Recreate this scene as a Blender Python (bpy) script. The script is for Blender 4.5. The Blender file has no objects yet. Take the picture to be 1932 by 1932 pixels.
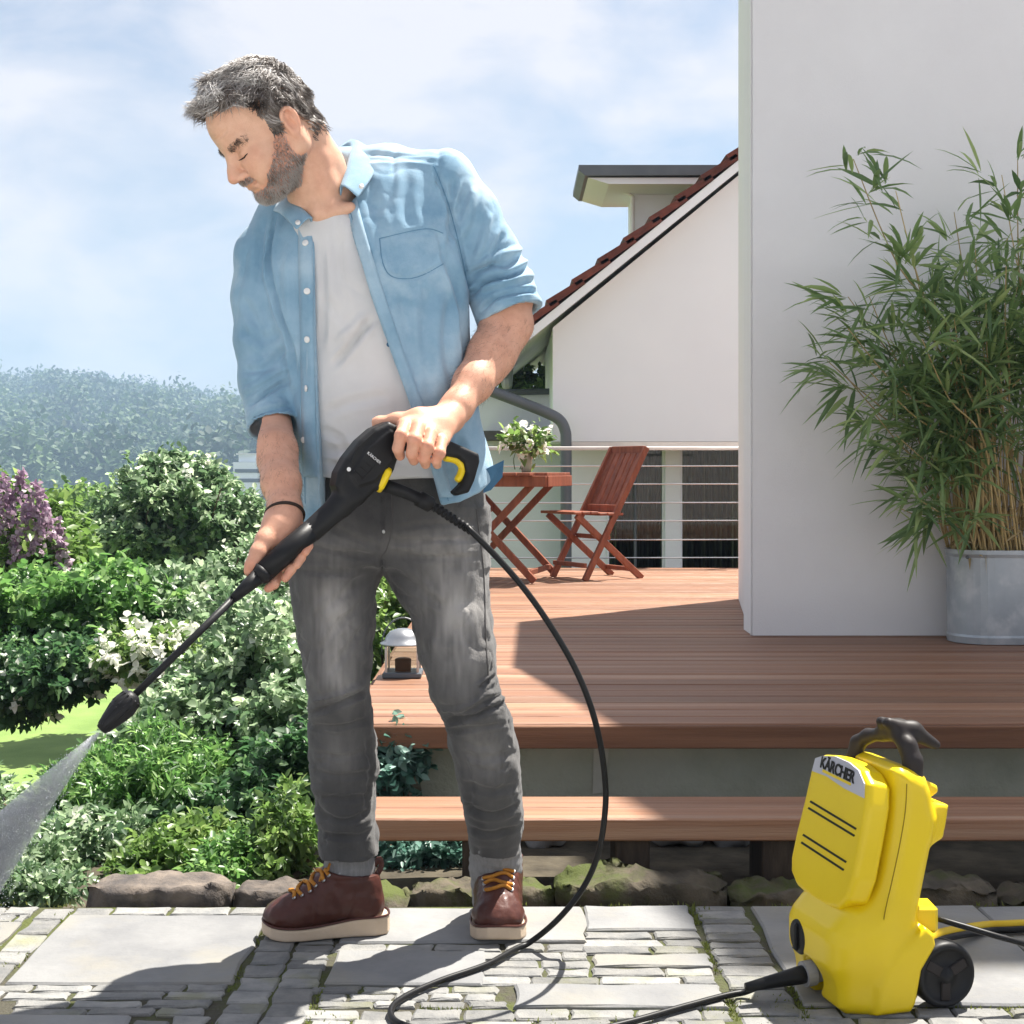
import bpy, math, random
import numpy as np
from mathutils import Vector, Matrix, noise as mnoise
from mathutils.bvhtree import BVHTree
from mathutils.geometry import tessellate_polygon

random.seed(7); rng = np.random.default_rng(7)
scene = bpy.context.scene
COL = scene.collection

# ------------------------------------------------------------------ camera
FPX, CX, CY, CAMH = 2685.5, 966.0, 888.7, 1.0      # focal length and principal point on a 1932 px frame
cam_d = bpy.data.cameras.new('camera'); cam = bpy.data.objects.new('camera', cam_d); COL.objects.link(cam)
cam.location = (0, 0, CAMH); cam.rotation_euler = (math.radians(90), 0, 0)
cam_d.sensor_width = 36.0; cam_d.lens = 36.0 * FPX / 1932.0; cam_d.shift_y = -(966.0 - CY) / 1932.0
cam_d.clip_start = 0.05; cam_d.clip_end = 5000
scene.camera = cam

# ------------------------------------------------------------------ sky, sun, exposure
SUN_H = Vector((0.71, 0.70)).normalized(); SUN_EL = math.radians(63)
SUN = Vector((SUN_H.x * math.cos(SUN_EL), SUN_H.y * math.cos(SUN_EL), math.sin(SUN_EL)))
world = bpy.data.worlds.new('World'); scene.world = world; world.use_nodes = True
def build_world():
    nt = world.node_tree; N = nt.nodes; L = nt.links; N.clear()
    out = N.new('ShaderNodeOutputWorld'); bg = N.new('ShaderNodeBackground'); bg.inputs['Strength'].default_value = 0.145
    sky = N.new('ShaderNodeTexSky'); sky.sky_type = 'NISHITA'; sky.sun_disc = False
    sky.sun_elevation = SUN_EL; sky.sun_rotation = math.atan2(SUN_H.x, SUN_H.y)
    sky.air_density = 1.0; sky.dust_density = 1.6; sky.ozone_density = 1.2
    tc = N.new('ShaderNodeTexCoord'); mp = N.new('ShaderNodeMapping'); mp.inputs['Scale'].default_value = (1.0, 1.0, 2.1)
    mp.inputs['Location'].default_value = (3.1, 0.4, 1.35)
    L.new(tc.outputs['Generated'], mp.inputs['Vector'])
    n1 = N.new('ShaderNodeTexNoise'); n1.inputs['Scale'].default_value = 6.2; n1.inputs['Detail'].default_value = 9; n1.inputs['Roughness'].default_value = 0.52
    n1.inputs['Distortion'].default_value = 0.25
    L.new(mp.outputs['Vector'], n1.inputs['Vector'])
    r = N.new('ShaderNodeValToRGB'); r.color_ramp.elements[0].position = 0.39; r.color_ramp.elements[1].position = 0.61
    r.color_ramp.elements[0].color = (0.04, 0.04, 0.04, 1); r.color_ramp.elements[1].color = (0.93, 0.93, 0.93, 1)
    L.new(n1.outputs['Fac'], r.inputs['Fac'])
    hs = N.new('ShaderNodeHueSaturation'); hs.inputs['Saturation'].default_value = 0.84; hs.inputs['Value'].default_value = 0.31
    L.new(sky.outputs['Color'], hs.inputs['Color'])
    mx = N.new('ShaderNodeMix'); mx.data_type = 'RGBA'
    L.new(r.outputs['Color'], mx.inputs['Factor']); L.new(hs.outputs['Color'], mx.inputs[6])
    mx.inputs[7].default_value = (2.16, 2.07, 2.13, 1)
    L.new(mx.outputs[2], bg.inputs['Color']); L.new(bg.outputs['Background'], out.inputs['Surface'])
build_world()
sun_d = bpy.data.lights.new('sun', 'SUN'); sun_d.energy = 4.3; sun_d.angle = math.radians(0.6); sun_d.color = (1.0, 0.95, 0.87)
sun = bpy.data.objects.new('sun', sun_d); COL.objects.link(sun); sun.rotation_euler = (-SUN).to_track_quat('-Z', 'Y').to_euler()
scene.view_settings.view_transform = 'Standard'; scene.view_settings.look = 'None'
scene.view_settings.exposure = 1.66; scene.view_settings.gamma = 1.0; scene.view_settings.use_curve_mapping = False

cy = scene.cycles
cy.max_bounces = 7; cy.diffuse_bounces = 4; cy.glossy_bounces = 3; cy.transmission_bounces = 6; cy.volume_bounces = 1; cy.transparent_max_bounces = 8
cy.caustics_reflective = False; cy.caustics_refractive = False

# ------------------------------------------------------------------ helpers
def P(x, y, D): return np.array(((x - CX) / FPX * D, D, CAMH + (CY - y) / FPX * D))
def G(x, y, z=0.0): return P(x, y, FPX * (CAMH - z) / (y - CY))
def V(a): return Vector((float(a[0]), float(a[1]), float(a[2])))
def px_of(v):
    v = np.asarray(v); return np.stack((CX + v[..., 0] / v[..., 1] * FPX, CY - (v[..., 2] - CAMH) / v[..., 1] * FPX), -1)
def ray_plane(x, y, p0, n):
    d = np.array(((x - CX) / FPX, 1.0, (CY - y) / FPX)); o = np.array((0, 0, CAMH)); p0 = np.asarray(p0); n = np.asarray(n)
    return o + d * (np.dot(p0 - o, n) / np.dot(d, n))
def z4(x, y): return ((1500 + x / 3.116) * .966, (1380 + y / 3.116) * .966)
def z3(x, y): return (434.7 + x * .275, 753.5 + y * .275)

def tag(o, label=None, cat=None, group=None, kind=None):
    if label: o['label'] = label
    if cat: o['category'] = cat
    if group: o['group'] = group
    if kind: o['kind'] = kind
    return o
def thing(name, label, cat, loc=(0, 0, 0), group=None, rotz=0):
    o = bpy.data.objects.new(name, None); COL.objects.link(o); o.location = loc; o.rotation_euler = (0, 0, rotz); o.empty_display_size = .1
    return tag(o, label, cat, group)
def raw_mesh(name, v, f, smooth=False):
    me = bpy.data.meshes.new(name)
    v = np.asarray(v, dtype=np.float32).reshape(-1, 3)
    if isinstance(f, np.ndarray):
        n, k = f.shape
        me.vertices.add(len(v)); me.vertices.foreach_set('co', v.ravel())
        me.loops.add(n * k); me.loops.foreach_set('vertex_index', f.astype(np.int32).ravel())
        me.polygons.add(n); me.polygons.foreach_set('loop_start', np.arange(0, n * k, k, dtype=np.int32))
        me.update(calc_edges=True)
    else:
        me.from_pydata([tuple(map(float, a)) for a in v], [], [tuple(int(i) for i in a) for a in f]); me.update()
    if smooth: me.polygons.foreach_set('use_smooth', np.ones(len(me.polygons), dtype=bool))
    return me
def link(name, me, mat, parent=None, loc=None, rot=None, smooth=None):
    o = bpy.data.objects.new(name, me); COL.objects.link(o)
    if mat is not None and len(me.materials) == 0: me.materials.append(mat)
    if parent is not None:
        o.parent = parent
        if isinstance(parent, bpy.types.Object):     # keep world-space meshes where they are
            o.matrix_parent_inverse = WORLD_INV(parent)
    if loc is not None: o.location = loc
    if rot is not None: o.rotation_euler = rot
    return o
def WORLD_INV(p):
    m = Matrix.Identity(4); q = p; chain = []
    while q is not None: chain.append(q); q = q.parent
    for q in reversed(chain):
        m = m @ (q.matrix_parent_inverse if q.parent else Matrix.Identity(4)) @ Matrix.LocRotScale(q.location, q.rotation_euler, q.scale)
    return m.inverted()
def mobj(name, v, f, mat, parent=None, smooth=False): return link(name, raw_mesh(name, v, f, smooth), mat, parent)
def join(parts):
    vs, fs, n = [], [], 0
    for v, f in parts:
        v = np.asarray(v, float).reshape(-1, 3); vs.append(v); fs += [tuple(int(i) + n for i in a) for a in f]; n += len(v)
    return np.concatenate(vs), fs
def box(c, s, bev=0.0, rz=0.0):
    """chamfered box: centre, full sizes"""
    hx, hy, hz = s[0] / 2, s[1] / 2, s[2] / 2; b = min(bev, hx * .9, hy * .9, hz * .9)
    if b <= 0:
        v = [(x, y, z) for x in (-hx, hx) for y in (-hy, hy) for z in (-hz, hz)]
        f = [(0, 1, 3, 2), (4, 6, 7, 5), (0, 4, 5, 1), (2, 3, 7, 6), (0, 2, 6, 4), (1, 5, 7, 3)]
    else:
        v = []; idx = {}
        for sx in (-1, 1):
            for sy in (-1, 1):
                for sz in (-1, 1):
                    for ax in range(3):
                        q = [sx * (hx - b), sy * (hy - b), sz * (hz - b)]; q[ax] = (sx * hx, sy * hy, sz * hz)[ax]
                        idx[(sx, sy, sz, ax)] = len(v); v.append(tuple(q))
        f = []
        for ax in range(3):
            a, c2 = [i for i in range(3) if i != ax]
            for s0 in (-1, 1):
                def k(p, q):
                    t = [0, 0, 0]; t[ax] = s0; t[a] = p; t[c2] = q; return idx[(t[0], t[1], t[2], ax)]
                f.append((k(-1, -1), k(1, -1), k(1, 1), k(-1, 1)))
        for ax in range(3):
            a, c2 = [i for i in range(3) if i != ax]
            for p in (-1, 1):
                for q in (-1, 1):
                    def k(s0, face):
                        t = [0, 0, 0]; t[ax] = s0; t[a] = p; t[c2] = q; return idx[(t[0], t[1], t[2], face)]
                    f.append((k(-1, a), k(1, a), k(1, c2), k(-1, c2)))
        for sx in (-1, 1):
            for sy in (-1, 1):
                for sz in (-1, 1): f.append(tuple(idx[(sx, sy, sz, ax)] for ax in range(3)))
    v = np.array(v)
    if rz: c0, s0 = math.cos(rz), math.sin(rz); v = np.stack((v[:, 0] * c0 - v[:, 1] * s0, v[:, 0] * s0 + v[:, 1] * c0, v[:, 2]), 1)
    return v + np.asarray(c), f
def bar(a, b, w, h, up=(0, 0, 1), bev=.003):
    a = np.asarray(a, float); b = np.asarray(b, float); d = b - a; L = np.linalg.norm(d); d /= L
    s = np.cross(d, up); s /= np.linalg.norm(s); u = np.cross(s, d)
    v, f = box((0, 0, 0), (L, w, h), bev)
    return (a + b) / 2 + v[:, :1] * d + v[:, 1:2] * s + v[:, 2:] * u, f
def cat(pts, n):
    p = np.asarray(pts, float); m = len(p)
    t = np.linspace(0, m - 1, n); i = np.clip(t.astype(int), 0, m - 2); u = (t - i)[:, None]
    g = lambda k: p[np.clip(k, 0, m - 1)]
    p0, p1, p2, p3 = g(i - 1), g(i), g(i + 1), g(i + 2)
    return .5 * (2 * p1 + (p2 - p0) * u + (2 * p0 - 5 * p1 + 4 * p2 - p3) * u * u + (3 * p1 - p0 - 3 * p2 + p3) * u ** 3)
def tube(pts, r, sides=8, cap=True, flat=1.0):
    p = np.asarray(pts, float); n = len(p); r = np.broadcast_to(np.asarray(r, float), (n,))
    t = np.gradient(p, axis=0); t /= np.linalg.norm(t, axis=1)[:, None] + 1e-12
    ref = np.array((0, 0, 1.)) if abs(t[0][2]) < .9 else np.array((0, 1., 0))
    s = np.cross(t[0], ref); s /= np.linalg.norm(s); S = [s]
    for i in range(1, n):
        s = S[-1] - t[i] * np.dot(S[-1], t[i]); S.append(s / (np.linalg.norm(s) + 1e-12))
    S = np.array(S); U = np.cross(t, S)
    a = np.arange(sides) * 2 * np.pi / sides
    v = (p[:, None] + r[:, None, None] * (np.cos(a)[None, :, None] * S[:, None] + flat * np.sin(a)[None, :, None] * U[:, None])).reshape(-1, 3)
    f = [(i * sides + j, i * sides + (j + 1) % sides, (i + 1) * sides + (j + 1) % sides, (i + 1) * sides + j) for i in range(n - 1) for j in range(sides)]
    if cap: f += [tuple(range(sides))[::-1], tuple((n - 1) * sides + j for j in range(sides))]
    return v, f
def prism(poly, y0, y1):
    """XZ polygon extruded along Y"""
    n = len(poly); v = [(x, y0, z) for x, z in poly] + [(x, y1, z) for x, z in poly]
    f = [tuple(range(n)), tuple(range(2 * n - 1, n - 1, -1))] + [(i, i + n, (i + 1) % n + n, (i + 1) % n) for i in range(n)]
    return np.array(v, float), f
def zprism(poly, z0, z1, bev=0.0):
    """XY polygon extruded along Z with an inset chamfered top"""
    p = np.array(poly, float); n = len(p); c = p.mean(0)
    q = p + (c - p) / (np.linalg.norm(c - p, axis=1)[:, None] + 1e-9) * bev * 1.3
    v = [(x, y, z0) for x, y in p] + [(x, y, z1 - bev) for x, y in p] + [(x, y, z1) for x, y in q]
    f = [(i, (i + 1) % n, (i + 1) % n + n, i + n) for i in range(n)] + [(i + n, (i + 1) % n + n, (i + 1) % n + 2 * n, i + 2 * n) for i in range(n)] + [tuple(range(2 * n, 3 * n))]
    return np.array(v, float), f
def lathe(prof, c=(0, 0, 0), n=20, axis=None):
    v, f = [], []
    for r, z in prof: v += [(r * math.cos(k * 2 * math.pi / n), r * math.sin(k * 2 * math.pi / n), z) for k in range(n)]
    for i in range(len(prof) - 1): f += [(i * n + k, i * n + (k + 1) % n, (i + 1) * n + (k + 1) % n, (i + 1) * n + k) for k in range(n)]
    f += [tuple(range(n))[::-1], tuple((len(prof) - 1) * n + k for k in range(n))]
    v = np.array(v)
    if axis is not None:
        q = Vector((0, 0, 1)).rotation_difference(Vector(axis)); M = np.array(q.to_matrix()); v = v @ M.T
    return v + np.asarray(c), f

# ------------------------------------------------------------------ materials
def pmat(name, col, col2=None, scale=6, rough=.6, bump=0., bscale=60, metallic=0., stretch=(1, 1, 1), detail=6, vary=0., spec=.22,
         lo=.35, hi=.65, attr=None, attr_cols=None, translucent=0., sss=0., col3=None, c3scale=2, c3lo=.5, c3hi=.7, rough2=None, sheen=0., coat=0., emit=None):
    m = bpy.data.materials.new(name); m.use_nodes = True; nt = m.node_tree; N = nt.nodes; L = nt.links
    b = N['Principled BSDF']; out = N['Material Output']
    b.inputs['Roughness'].default_value = rough; b.inputs['Metallic'].default_value = metallic; b.inputs['Specular IOR Level'].default_value = spec
    if coat: b.inputs['Coat Weight'].default_value = coat; b.inputs['Coat Roughness'].default_value = .15
    if sheen: b.inputs['Sheen Weight'].default_value = sheen; b.inputs['Sheen Roughness'].default_value = .5
    if sss: b.inputs['Subsurface Weight'].default_value = sss; b.inputs['Subsurface Radius'].default_value = (.010, .004, .002); b.inputs['Subsurface Scale'].default_value = 1.0
    tc = N.new('ShaderNodeTexCoord'); mp = N.new('ShaderNodeMapping'); mp.inputs['Scale'].default_value = stretch
    oi = N.new('ShaderNodeObjectInfo'); ad = N.new('ShaderNodeVectorMath'); ad.operation = 'MULTIPLY_ADD'
    ad.inputs[1].default_value = (37, 53, 71)
    L.new(oi.outputs['Random'], ad.inputs[0]); L.new(tc.outputs['Object'], ad.inputs[2]); L.new(ad.outputs[0], mp.inputs['Vector'])
    cur = None
    def noise(sc, dt=6):
        n = N.new('ShaderNodeTexNoise'); n.inputs['Scale'].default_value = sc; n.inputs['Detail'].default_value = dt; n.inputs['Roughness'].default_value = .6
        L.new(mp.outputs['Vector'], n.inputs['Vector']); return n
    def mixn(fac, a, bcol):
        x = N.new('ShaderNodeMix'); x.data_type = 'RGBA'; L.new(fac, x.inputs['Factor'])
        for sock, c in ((x.inputs[6], a), (x.inputs[7], bcol)):
            if isinstance(c, tuple): sock.default_value = (*c[:3], 1)
            else: L.new(c, sock)
        return x.outputs[2]
    def ramp(src, lo, hi):
        r = N.new('ShaderNodeMapRange'); r.inputs['From Min'].default_value = lo; r.inputs['From Max'].default_value = hi; L.new(src, r.inputs['Value']); return r.outputs['Result']
    cur = tuple(col)
    fac = None
    if col2 is not None:
        n = noise(scale, detail); fac = ramp(n.outputs['Fac'], lo, hi); cur = mixn(fac, cur, tuple(col2))
    if col3 is not None:
        n = noise(c3scale, 7); cur = mixn(ramp(n.outputs['Fac'], c3lo, c3hi), cur, tuple(col3))
    if attr:
        a = N.new('ShaderNodeAttribute'); a.attribute_name = attr
        if attr_cols and len(attr_cols) > 2:
            r = N.new('ShaderNodeValToRGB'); els = r.color_ramp.elements
            for i, (p, c) in enumerate(attr_cols):
                e = els[i] if i < 2 else els.new(p)
                e.position = p; e.color = (*c, 1)
            L.new(a.outputs['Fac'], r.inputs['Fac'])
            if col2 is None: cur = r.outputs['Color']
            else:
                x = N.new('ShaderNodeMix'); x.data_type = 'RGBA'; x.blend_type = 'MULTIPLY'; x.inputs['Factor'].default_value = 1
                L.new(cur, x.inputs[6]); L.new(r.outputs['Color'], x.inputs[7]); cur = x.outputs[2]
        else: cur = mixn(a.outputs['Fac'], cur, tuple(attr_cols[0][1]))
    if vary:
        h = N.new('ShaderNodeHueSaturation'); r = ramp(oi.outputs['Random'], 0, 1)
        mr = N.new('ShaderNodeMapRange'); mr.inputs['To Min'].default_value = 1 - vary; mr.inputs['To Max'].default_value = 1 + vary; L.new(oi.outputs['Random'], mr.inputs['Value'])
        L.new(mr.outputs['Result'], h.inputs['Value'])
        if isinstance(cur, tuple): h.inputs['Color'].default_value = (*cur[:3], 1)
        else: L.new(cur, h.inputs['Color'])
        cur = h.outputs['Color']
    if isinstance(cur, tuple): b.inputs['Base Color'].default_value = (*cur[:3], 1)
    else: L.new(cur, b.inputs['Base Color'])
    if rough2 is not None and fac is not None:
        mr = N.new('ShaderNodeMapRange'); mr.inputs['To Min'].default_value = rough; mr.inputs['To Max'].default_value = rough2; L.new(fac, mr.inputs['Value']); L.new(mr.outputs['Result'], b.inputs['Roughness'])
    if bump:
        n = noise(bscale, 8); bp = N.new('ShaderNodeBump'); bp.inputs['Strength'].default_value = bump; bp.inputs['Distance'].default_value = .01
        L.new(n.outputs['Fac'], bp.inputs['Height']); L.new(bp.outputs['Normal'], b.inputs['Normal'])
    if translucent:
        tr = N.new('ShaderNodeBsdfTranslucent'); ms = N.new('ShaderNodeMixShader'); ms.inputs[0].default_value = translucent
        if isinstance(cur, tuple): tr.inputs['Color'].default_value = (*[min(1, c * 1.6) for c in cur[:3]], 1)
        else:
            h = N.new('ShaderNodeHueSaturation'); h.inputs['Value'].default_value = 1.7; L.new(cur, h.inputs['Color']); L.new(h.outputs['Color'], tr.inputs['Color'])
        L.new(b.outputs[0], ms.inputs[1]); L.new(tr.outputs[0], ms.inputs[2]); L.new(ms.outputs[0], out.inputs['Surface'])
    return m

# ------------------------------------------------------------------ signed-distance modelling
class Field:
    def __init__(s, lo, hi, h):
        s.h = h; s.lo = np.asarray(lo, float); n = np.ceil((np.asarray(hi) - s.lo) / h).astype(int) + 1
        s.ax = [(s.lo[i] + np.arange(n[i]) * h).astype(np.float32) for i in range(3)]
        s.F = np.full(tuple(n), 9.0, np.float32)
    def sub(s, lo, hi):
        sl = []
        for i in range(3):
            a = int(np.clip(np.floor((lo[i] - s.lo[i]) / s.h), 0, len(s.ax[i]))); b = int(np.clip(np.ceil((hi[i] - s.lo[i]) / s.h) + 1, 0, len(s.ax[i])))
            sl.append(slice(a, max(a, b)))
        X = s.ax[0][sl[0]][:, None, None]; Y = s.ax[1][sl[1]][None, :, None]; Z = s.ax[2][sl[2]][None, None, :]
        return tuple(sl), X, Y, Z
    def put(s, fn, lo, hi, k=0.0, op='add'):
        m = max(k, s.h * 2) * 1.2 + s.h * 2
        sl, X, Y, Z = s.sub(np.asarray(lo) - m, np.asarray(hi) + m)
        A = s.F[sl]
        if A.size == 0: return
        d = fn(X, Y, Z).astype(np.float32)
        if op == 'add':
            if k > 0:
                q = np.maximum(k - np.abs(A - d), 0) / k; A[...] = np.minimum(A, d) - q * q * k * .25
            else: np.minimum(A, d, out=A)
        else:
            d = -d
            if k > 0:
                q = np.maximum(k - np.abs(A - d), 0) / k; A[...] = np.maximum(A, d) + q * q * k * .25
            else: np.maximum(A, d, out=A)
    def cone(s, a, b, ra, rb, k=0.01, op='add'):
        a = np.asarray(a, float); b = np.asarray(b, float); d = b - a; L2 = float(d @ d) + 1e-12
        R = max(ra, rb)
        def fn(X, Y, Z):
            t = np.clip(((X - a[0]) * d[0] + (Y - a[1]) * d[1] + (Z - a[2]) * d[2]) / L2, 0, 1)
            return np.sqrt((X - a[0] - t * d[0]) ** 2 + (Y - a[1] - t * d[1]) ** 2 + (Z - a[2] - t * d[2]) ** 2) - (ra + (rb - ra) * t)
        s.put(fn, np.minimum(a, b) - R, np.maximum(a, b) + R, k, op)
    def chain(s, pts, rs, k=0.01, op='add'):
        for i in range(len(pts) - 1): s.cone(pts[i], pts[i + 1], rs[i], rs[i + 1], k, op)
    def ball(s, c, r, k=0.01, op='add', M=None):
        c = np.asarray(c, float); r = np.broadcast_to(np.asarray(r, float), (3,)); R = float(r.max()); mn = float(r.min())
        def fn(X, Y, Z):
            x, y, z = X - c[0], Y - c[1], Z - c[2]
            if M is not None:
                x, y, z = (M[0][0] * x + M[0][1] * y + M[0][2] * z, M[1][0] * x + M[1][1] * y + M[1][2] * z, M[2][0] * x + M[2][1] * y + M[2][2] * z)
            k0 = np.sqrt((x / r[0]) ** 2 + (y / r[1]) ** 2 + (z / r[2]) ** 2); k1 = np.sqrt((x / r[0] ** 2) ** 2 + (y / r[1] ** 2) ** 2 + (z / r[2] ** 2) ** 2) + 1e-9
            return k0 * (k0 - 1) / k1
        s.put(fn, c - R, c + R, k, op)
    def loft(s, rows, p=2.3, k=0.0, smooth=.008, top=None, bot=None):
        """rows: (y px, xl px, xr px, depth, half depth); superellipse slices stacked in z"""
        R = []
        for y, xl, xr, D, b in rows:
            l = P(xl, y, D); r = P(xr, y, D); R.append((l[2], (l[0] + r[0]) / 2, D, (r[0] - l[0]) / 2, b))
        R = np.array(sorted(R)); zz = np.arange(R[0, 0] - .05, R[-1, 0] + .05, .002)
        kern = np.exp(-.5 * (np.arange(-20, 21) * .002 / max(smooth, 1e-4)) ** 2); kern /= kern.sum()
        cur = [np.convolve(np.pad(np.interp(zz, R[:, 0], R[:, i]), 20, mode='edge'), kern, 'valid') for i in (1, 2, 3, 4)]
        z0, z1 = R[0, 0], R[-1, 0]
        def fn(X, Y, Z):
            z = Z.ravel(); cx, cy, a, b = [np.interp(z, zz, c)[None, None, :] for c in cur]
            q = ((np.abs(X - cx) / a) ** p + (np.abs(Y - cy) / b) ** p) ** (1 / p)
            g = (q - 1) * np.minimum(a, b) * 1.1
            return np.maximum(g, np.maximum(z0 - Z, Z - z1))
        lo = np.array(((R[:, 1] - R[:, 3]).min(), (R[:, 2] - R[:, 4]).min(), z0)); hi = np.array(((R[:, 1] + R[:, 3]).max(), (R[:, 2] + R[:, 4]).max(), z1))
        s.put(fn, lo, hi, k)
    def slab(s, poly, o, e1, e2, c0, c1, r=.004, k=0.0, op='add'):
        """2-D polygon in frame (o, e1, e2) extruded along n from c0 to c1 with rounded edges r"""
        o = np.asarray(o, float); e1 = np.asarray(e1, float); e2 = np.asarray(e2, float); n = np.cross(e1, e2)
        pl = np.asarray(poly, float); corners = np.array([o + e1 * p[0] + e2 * p[1] + n * c for p in pl for c in (c0, c1)])
        def fn(X, Y, Z):
            x, y, z = X - o[0], Y - o[1], Z - o[2]
            u = x * e1[0] + y * e1[1] + z * e1[2]; v = x * e2[0] + y * e2[1] + z * e2[2]; w = x * n[0] + y * n[1] + z * n[2]
            d2 = poly_sdf(u, v, pl) + r; dz = np.abs(w - (c0 + c1) / 2) - abs(c1 - c0) / 2 + r
            return np.minimum(np.maximum(d2, dz), 0) + np.sqrt(np.maximum(d2, 0) ** 2 + np.maximum(dz, 0) ** 2) - r
        s.put(fn, corners.min(0), corners.max(0), k, op)
    def half(s, p0, n):
        """keep the side opposite to n"""
        X, Y, Z = s.ax[0][:, None, None], s.ax[1][None, :, None], s.ax[2][None, None, :]
        np.maximum(s.F, ((X - p0[0]) * n[0] + (Y - p0[1]) * n[1] + (Z - p0[2]) * n[2]).astype(np.float32), out=s.F)
    def mesh(s):
        F = s.F; h = s.h; neg = F < 0
        c = [neg[i:F.shape[0] - 1 + i, j:F.shape[1] - 1 + j, k:F.shape[2] - 1 + k] for i in (0, 1) for j in (0, 1) for k in (0, 1)]
        cnt = sum(x.astype(np.int8) for x in c); act = (cnt > 0) & (cnt < 8)
        idx = np.argwhere(act); vid = np.full(act.shape, -1, np.int64); vid[act] = np.arange(len(idx))
        val = np.stack([F[idx[:, 0] + i, idx[:, 1] + j, idx[:, 2] + k] for i in (0, 1) for j in (0, 1) for k in (0, 1)], 1)
        off = np.array([(i, j, k) for i in (0, 1) for j in (0, 1) for k in (0, 1)], float)
        acc = np.zeros((len(idx), 3)); num = np.zeros(len(idx))
        for a in range(8):
            for b in range(a + 1, 8):
                if np.abs(off[a] - off[b]).sum() == 1:
                    va, vb = val[:, a], val[:, b]; m = (va < 0) != (vb < 0)
                    t = np.where(m, va / np.where(m, va - vb, 1), 0)
                    acc += np.where(m[:, None], off[a] + t[:, None] * (off[b] - off[a]), 0); num += m
        v = s.lo + (idx + acc / num[:, None]) * h
        faces = []
        for ax in range(3):
            o1, o2 = (ax + 1) % 3, (ax + 2) % 3
            sl = [slice(None)] * 3; sl2 = [slice(None)] * 3; sl[ax] = slice(0, -1); sl2[ax] = slice(1, None)
            A = neg[tuple(sl)]; B = neg[tuple(sl2)]; e = np.argwhere(A != B)
            e = e[(e[:, o1] > 0) & (e[:, o2] > 0) & (e[:, o1] < F.shape[o1] - 1) & (e[:, o2] < F.shape[o2] - 1)]
            if len(e) == 0: continue
            def g(d1, d2):
                q = e.copy(); q[:, o1] -= d1; q[:, o2] -= d2; return vid[q[:, 0], q[:, 1], q[:, 2]]
            quad = np.stack((g(1, 1), g(0, 1), g(0, 0), g(1, 0)), 1)
            flip = ~A[e[:, 0], e[:, 1], e[:, 2]]
            quad[flip] = quad[flip][:, ::-1]; faces.append(quad)
        f = np.concatenate(faces); f = f[(f >= 0).all(1)]
        return v, f
def poly_sdf(u, v, pl):
    d = None; sgn = None; n = len(pl)
    for i in range(n):
        a, b = pl[i], pl[i - 1]; e = b - a; wx, wy = u - a[0], v - a[1]
        t = np.clip((wx * e[0] + wy * e[1]) / (e @ e + 1e-12), 0, 1); dd = (wx - e[0] * t) ** 2 + (wy - e[1] * t) ** 2
        c1 = v >= a[1]; c2 = v < b[1]; c3 = e[0] * wy > e[1] * wx
        fl = (c1 & c2 & c3) | (~c1 & ~c2 & ~c3)
        d = dd if d is None else np.minimum(d, dd); sgn = fl if sgn is None else sgn ^ fl
    return np.where(sgn, -1, 1) * np.sqrt(d)
def vnormals(v, f):
    n = np.cross(v[f[:, 2]] - v[f[:, 0]], v[f[:, 3]] - v[f[:, 1]]); N = np.zeros_like(v)
    for i in range(4): np.add.at(N, f[:, i], n)
    return N / (np.linalg.norm(N, axis=1)[:, None] + 1e-12)
def seg_dist(p, a, b):
    a = np.asarray(a, float); b = np.asarray(b, float); d = b - a; t = np.clip(((p - a) @ d) / (d @ d + 1e-9), 0, 1); q = p - a - t[:, None] * d
    return np.sqrt((q ** 2).sum(1)), t
def strokes(v, f, lst, front=True):
    """press folds into cloth: polylines in photo pixels, (points, width px, depth mm); fades at the ends"""
    N = vnormals(v, f); p = px_of(v); w0 = np.clip(-N[:, 1] * 1.6 + .35, 0, 1) if front else np.ones(len(v)); disp = np.zeros(len(v))
    for pts, w, d in lst:
        q = cat(pts, 4 * len(pts)) if len(pts) > 2 else np.asarray(pts, float); L = np.r_[0, np.cumsum(np.linalg.norm(np.diff(q, axis=0), axis=1))]
        best = np.full(len(v), 1e9); s = np.zeros(len(v))
        near = (p[:, 0] > q[:, 0].min() - 4 * w) & (p[:, 0] < q[:, 0].max() + 4 * w) & (p[:, 1] > q[:, 1].min() - 4 * w) & (p[:, 1] < q[:, 1].max() + 4 * w)
        if not near.any(): continue
        pn = p[near]; bb = best[near]; ss = s[near]
        for i in range(len(q) - 1):
            dd, t = seg_dist(pn, q[i], q[i + 1]); m = dd < bb; bb = np.where(m, dd, bb); ss = np.where(m, (L[i] + t * (L[i + 1] - L[i])) / L[-1], ss)
        fade = np.clip(np.minimum(ss, 1 - ss) * 6 + .15, 0, 1)
        x = bb / w; prof = np.exp(-x * x) - .35 * np.exp(-((x - 1.9) / .8) ** 2)
        disp[near] += prof * fade * d * .001
    return v + N * (disp * w0)[:, None]
def wob(v, f, sc, amp, seed=0, stretch=(1, 1, 1)):
    N = vnormals(v, f); st = np.asarray(stretch)
    h = np.array([mnoise.noise(Vector((a[0] * sc * st[0] + seed, a[1] * sc * st[1] + seed * 1.7, a[2] * sc * st[2] - seed))) for a in v])
    return v + N * (h * amp)[:, None]
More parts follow.
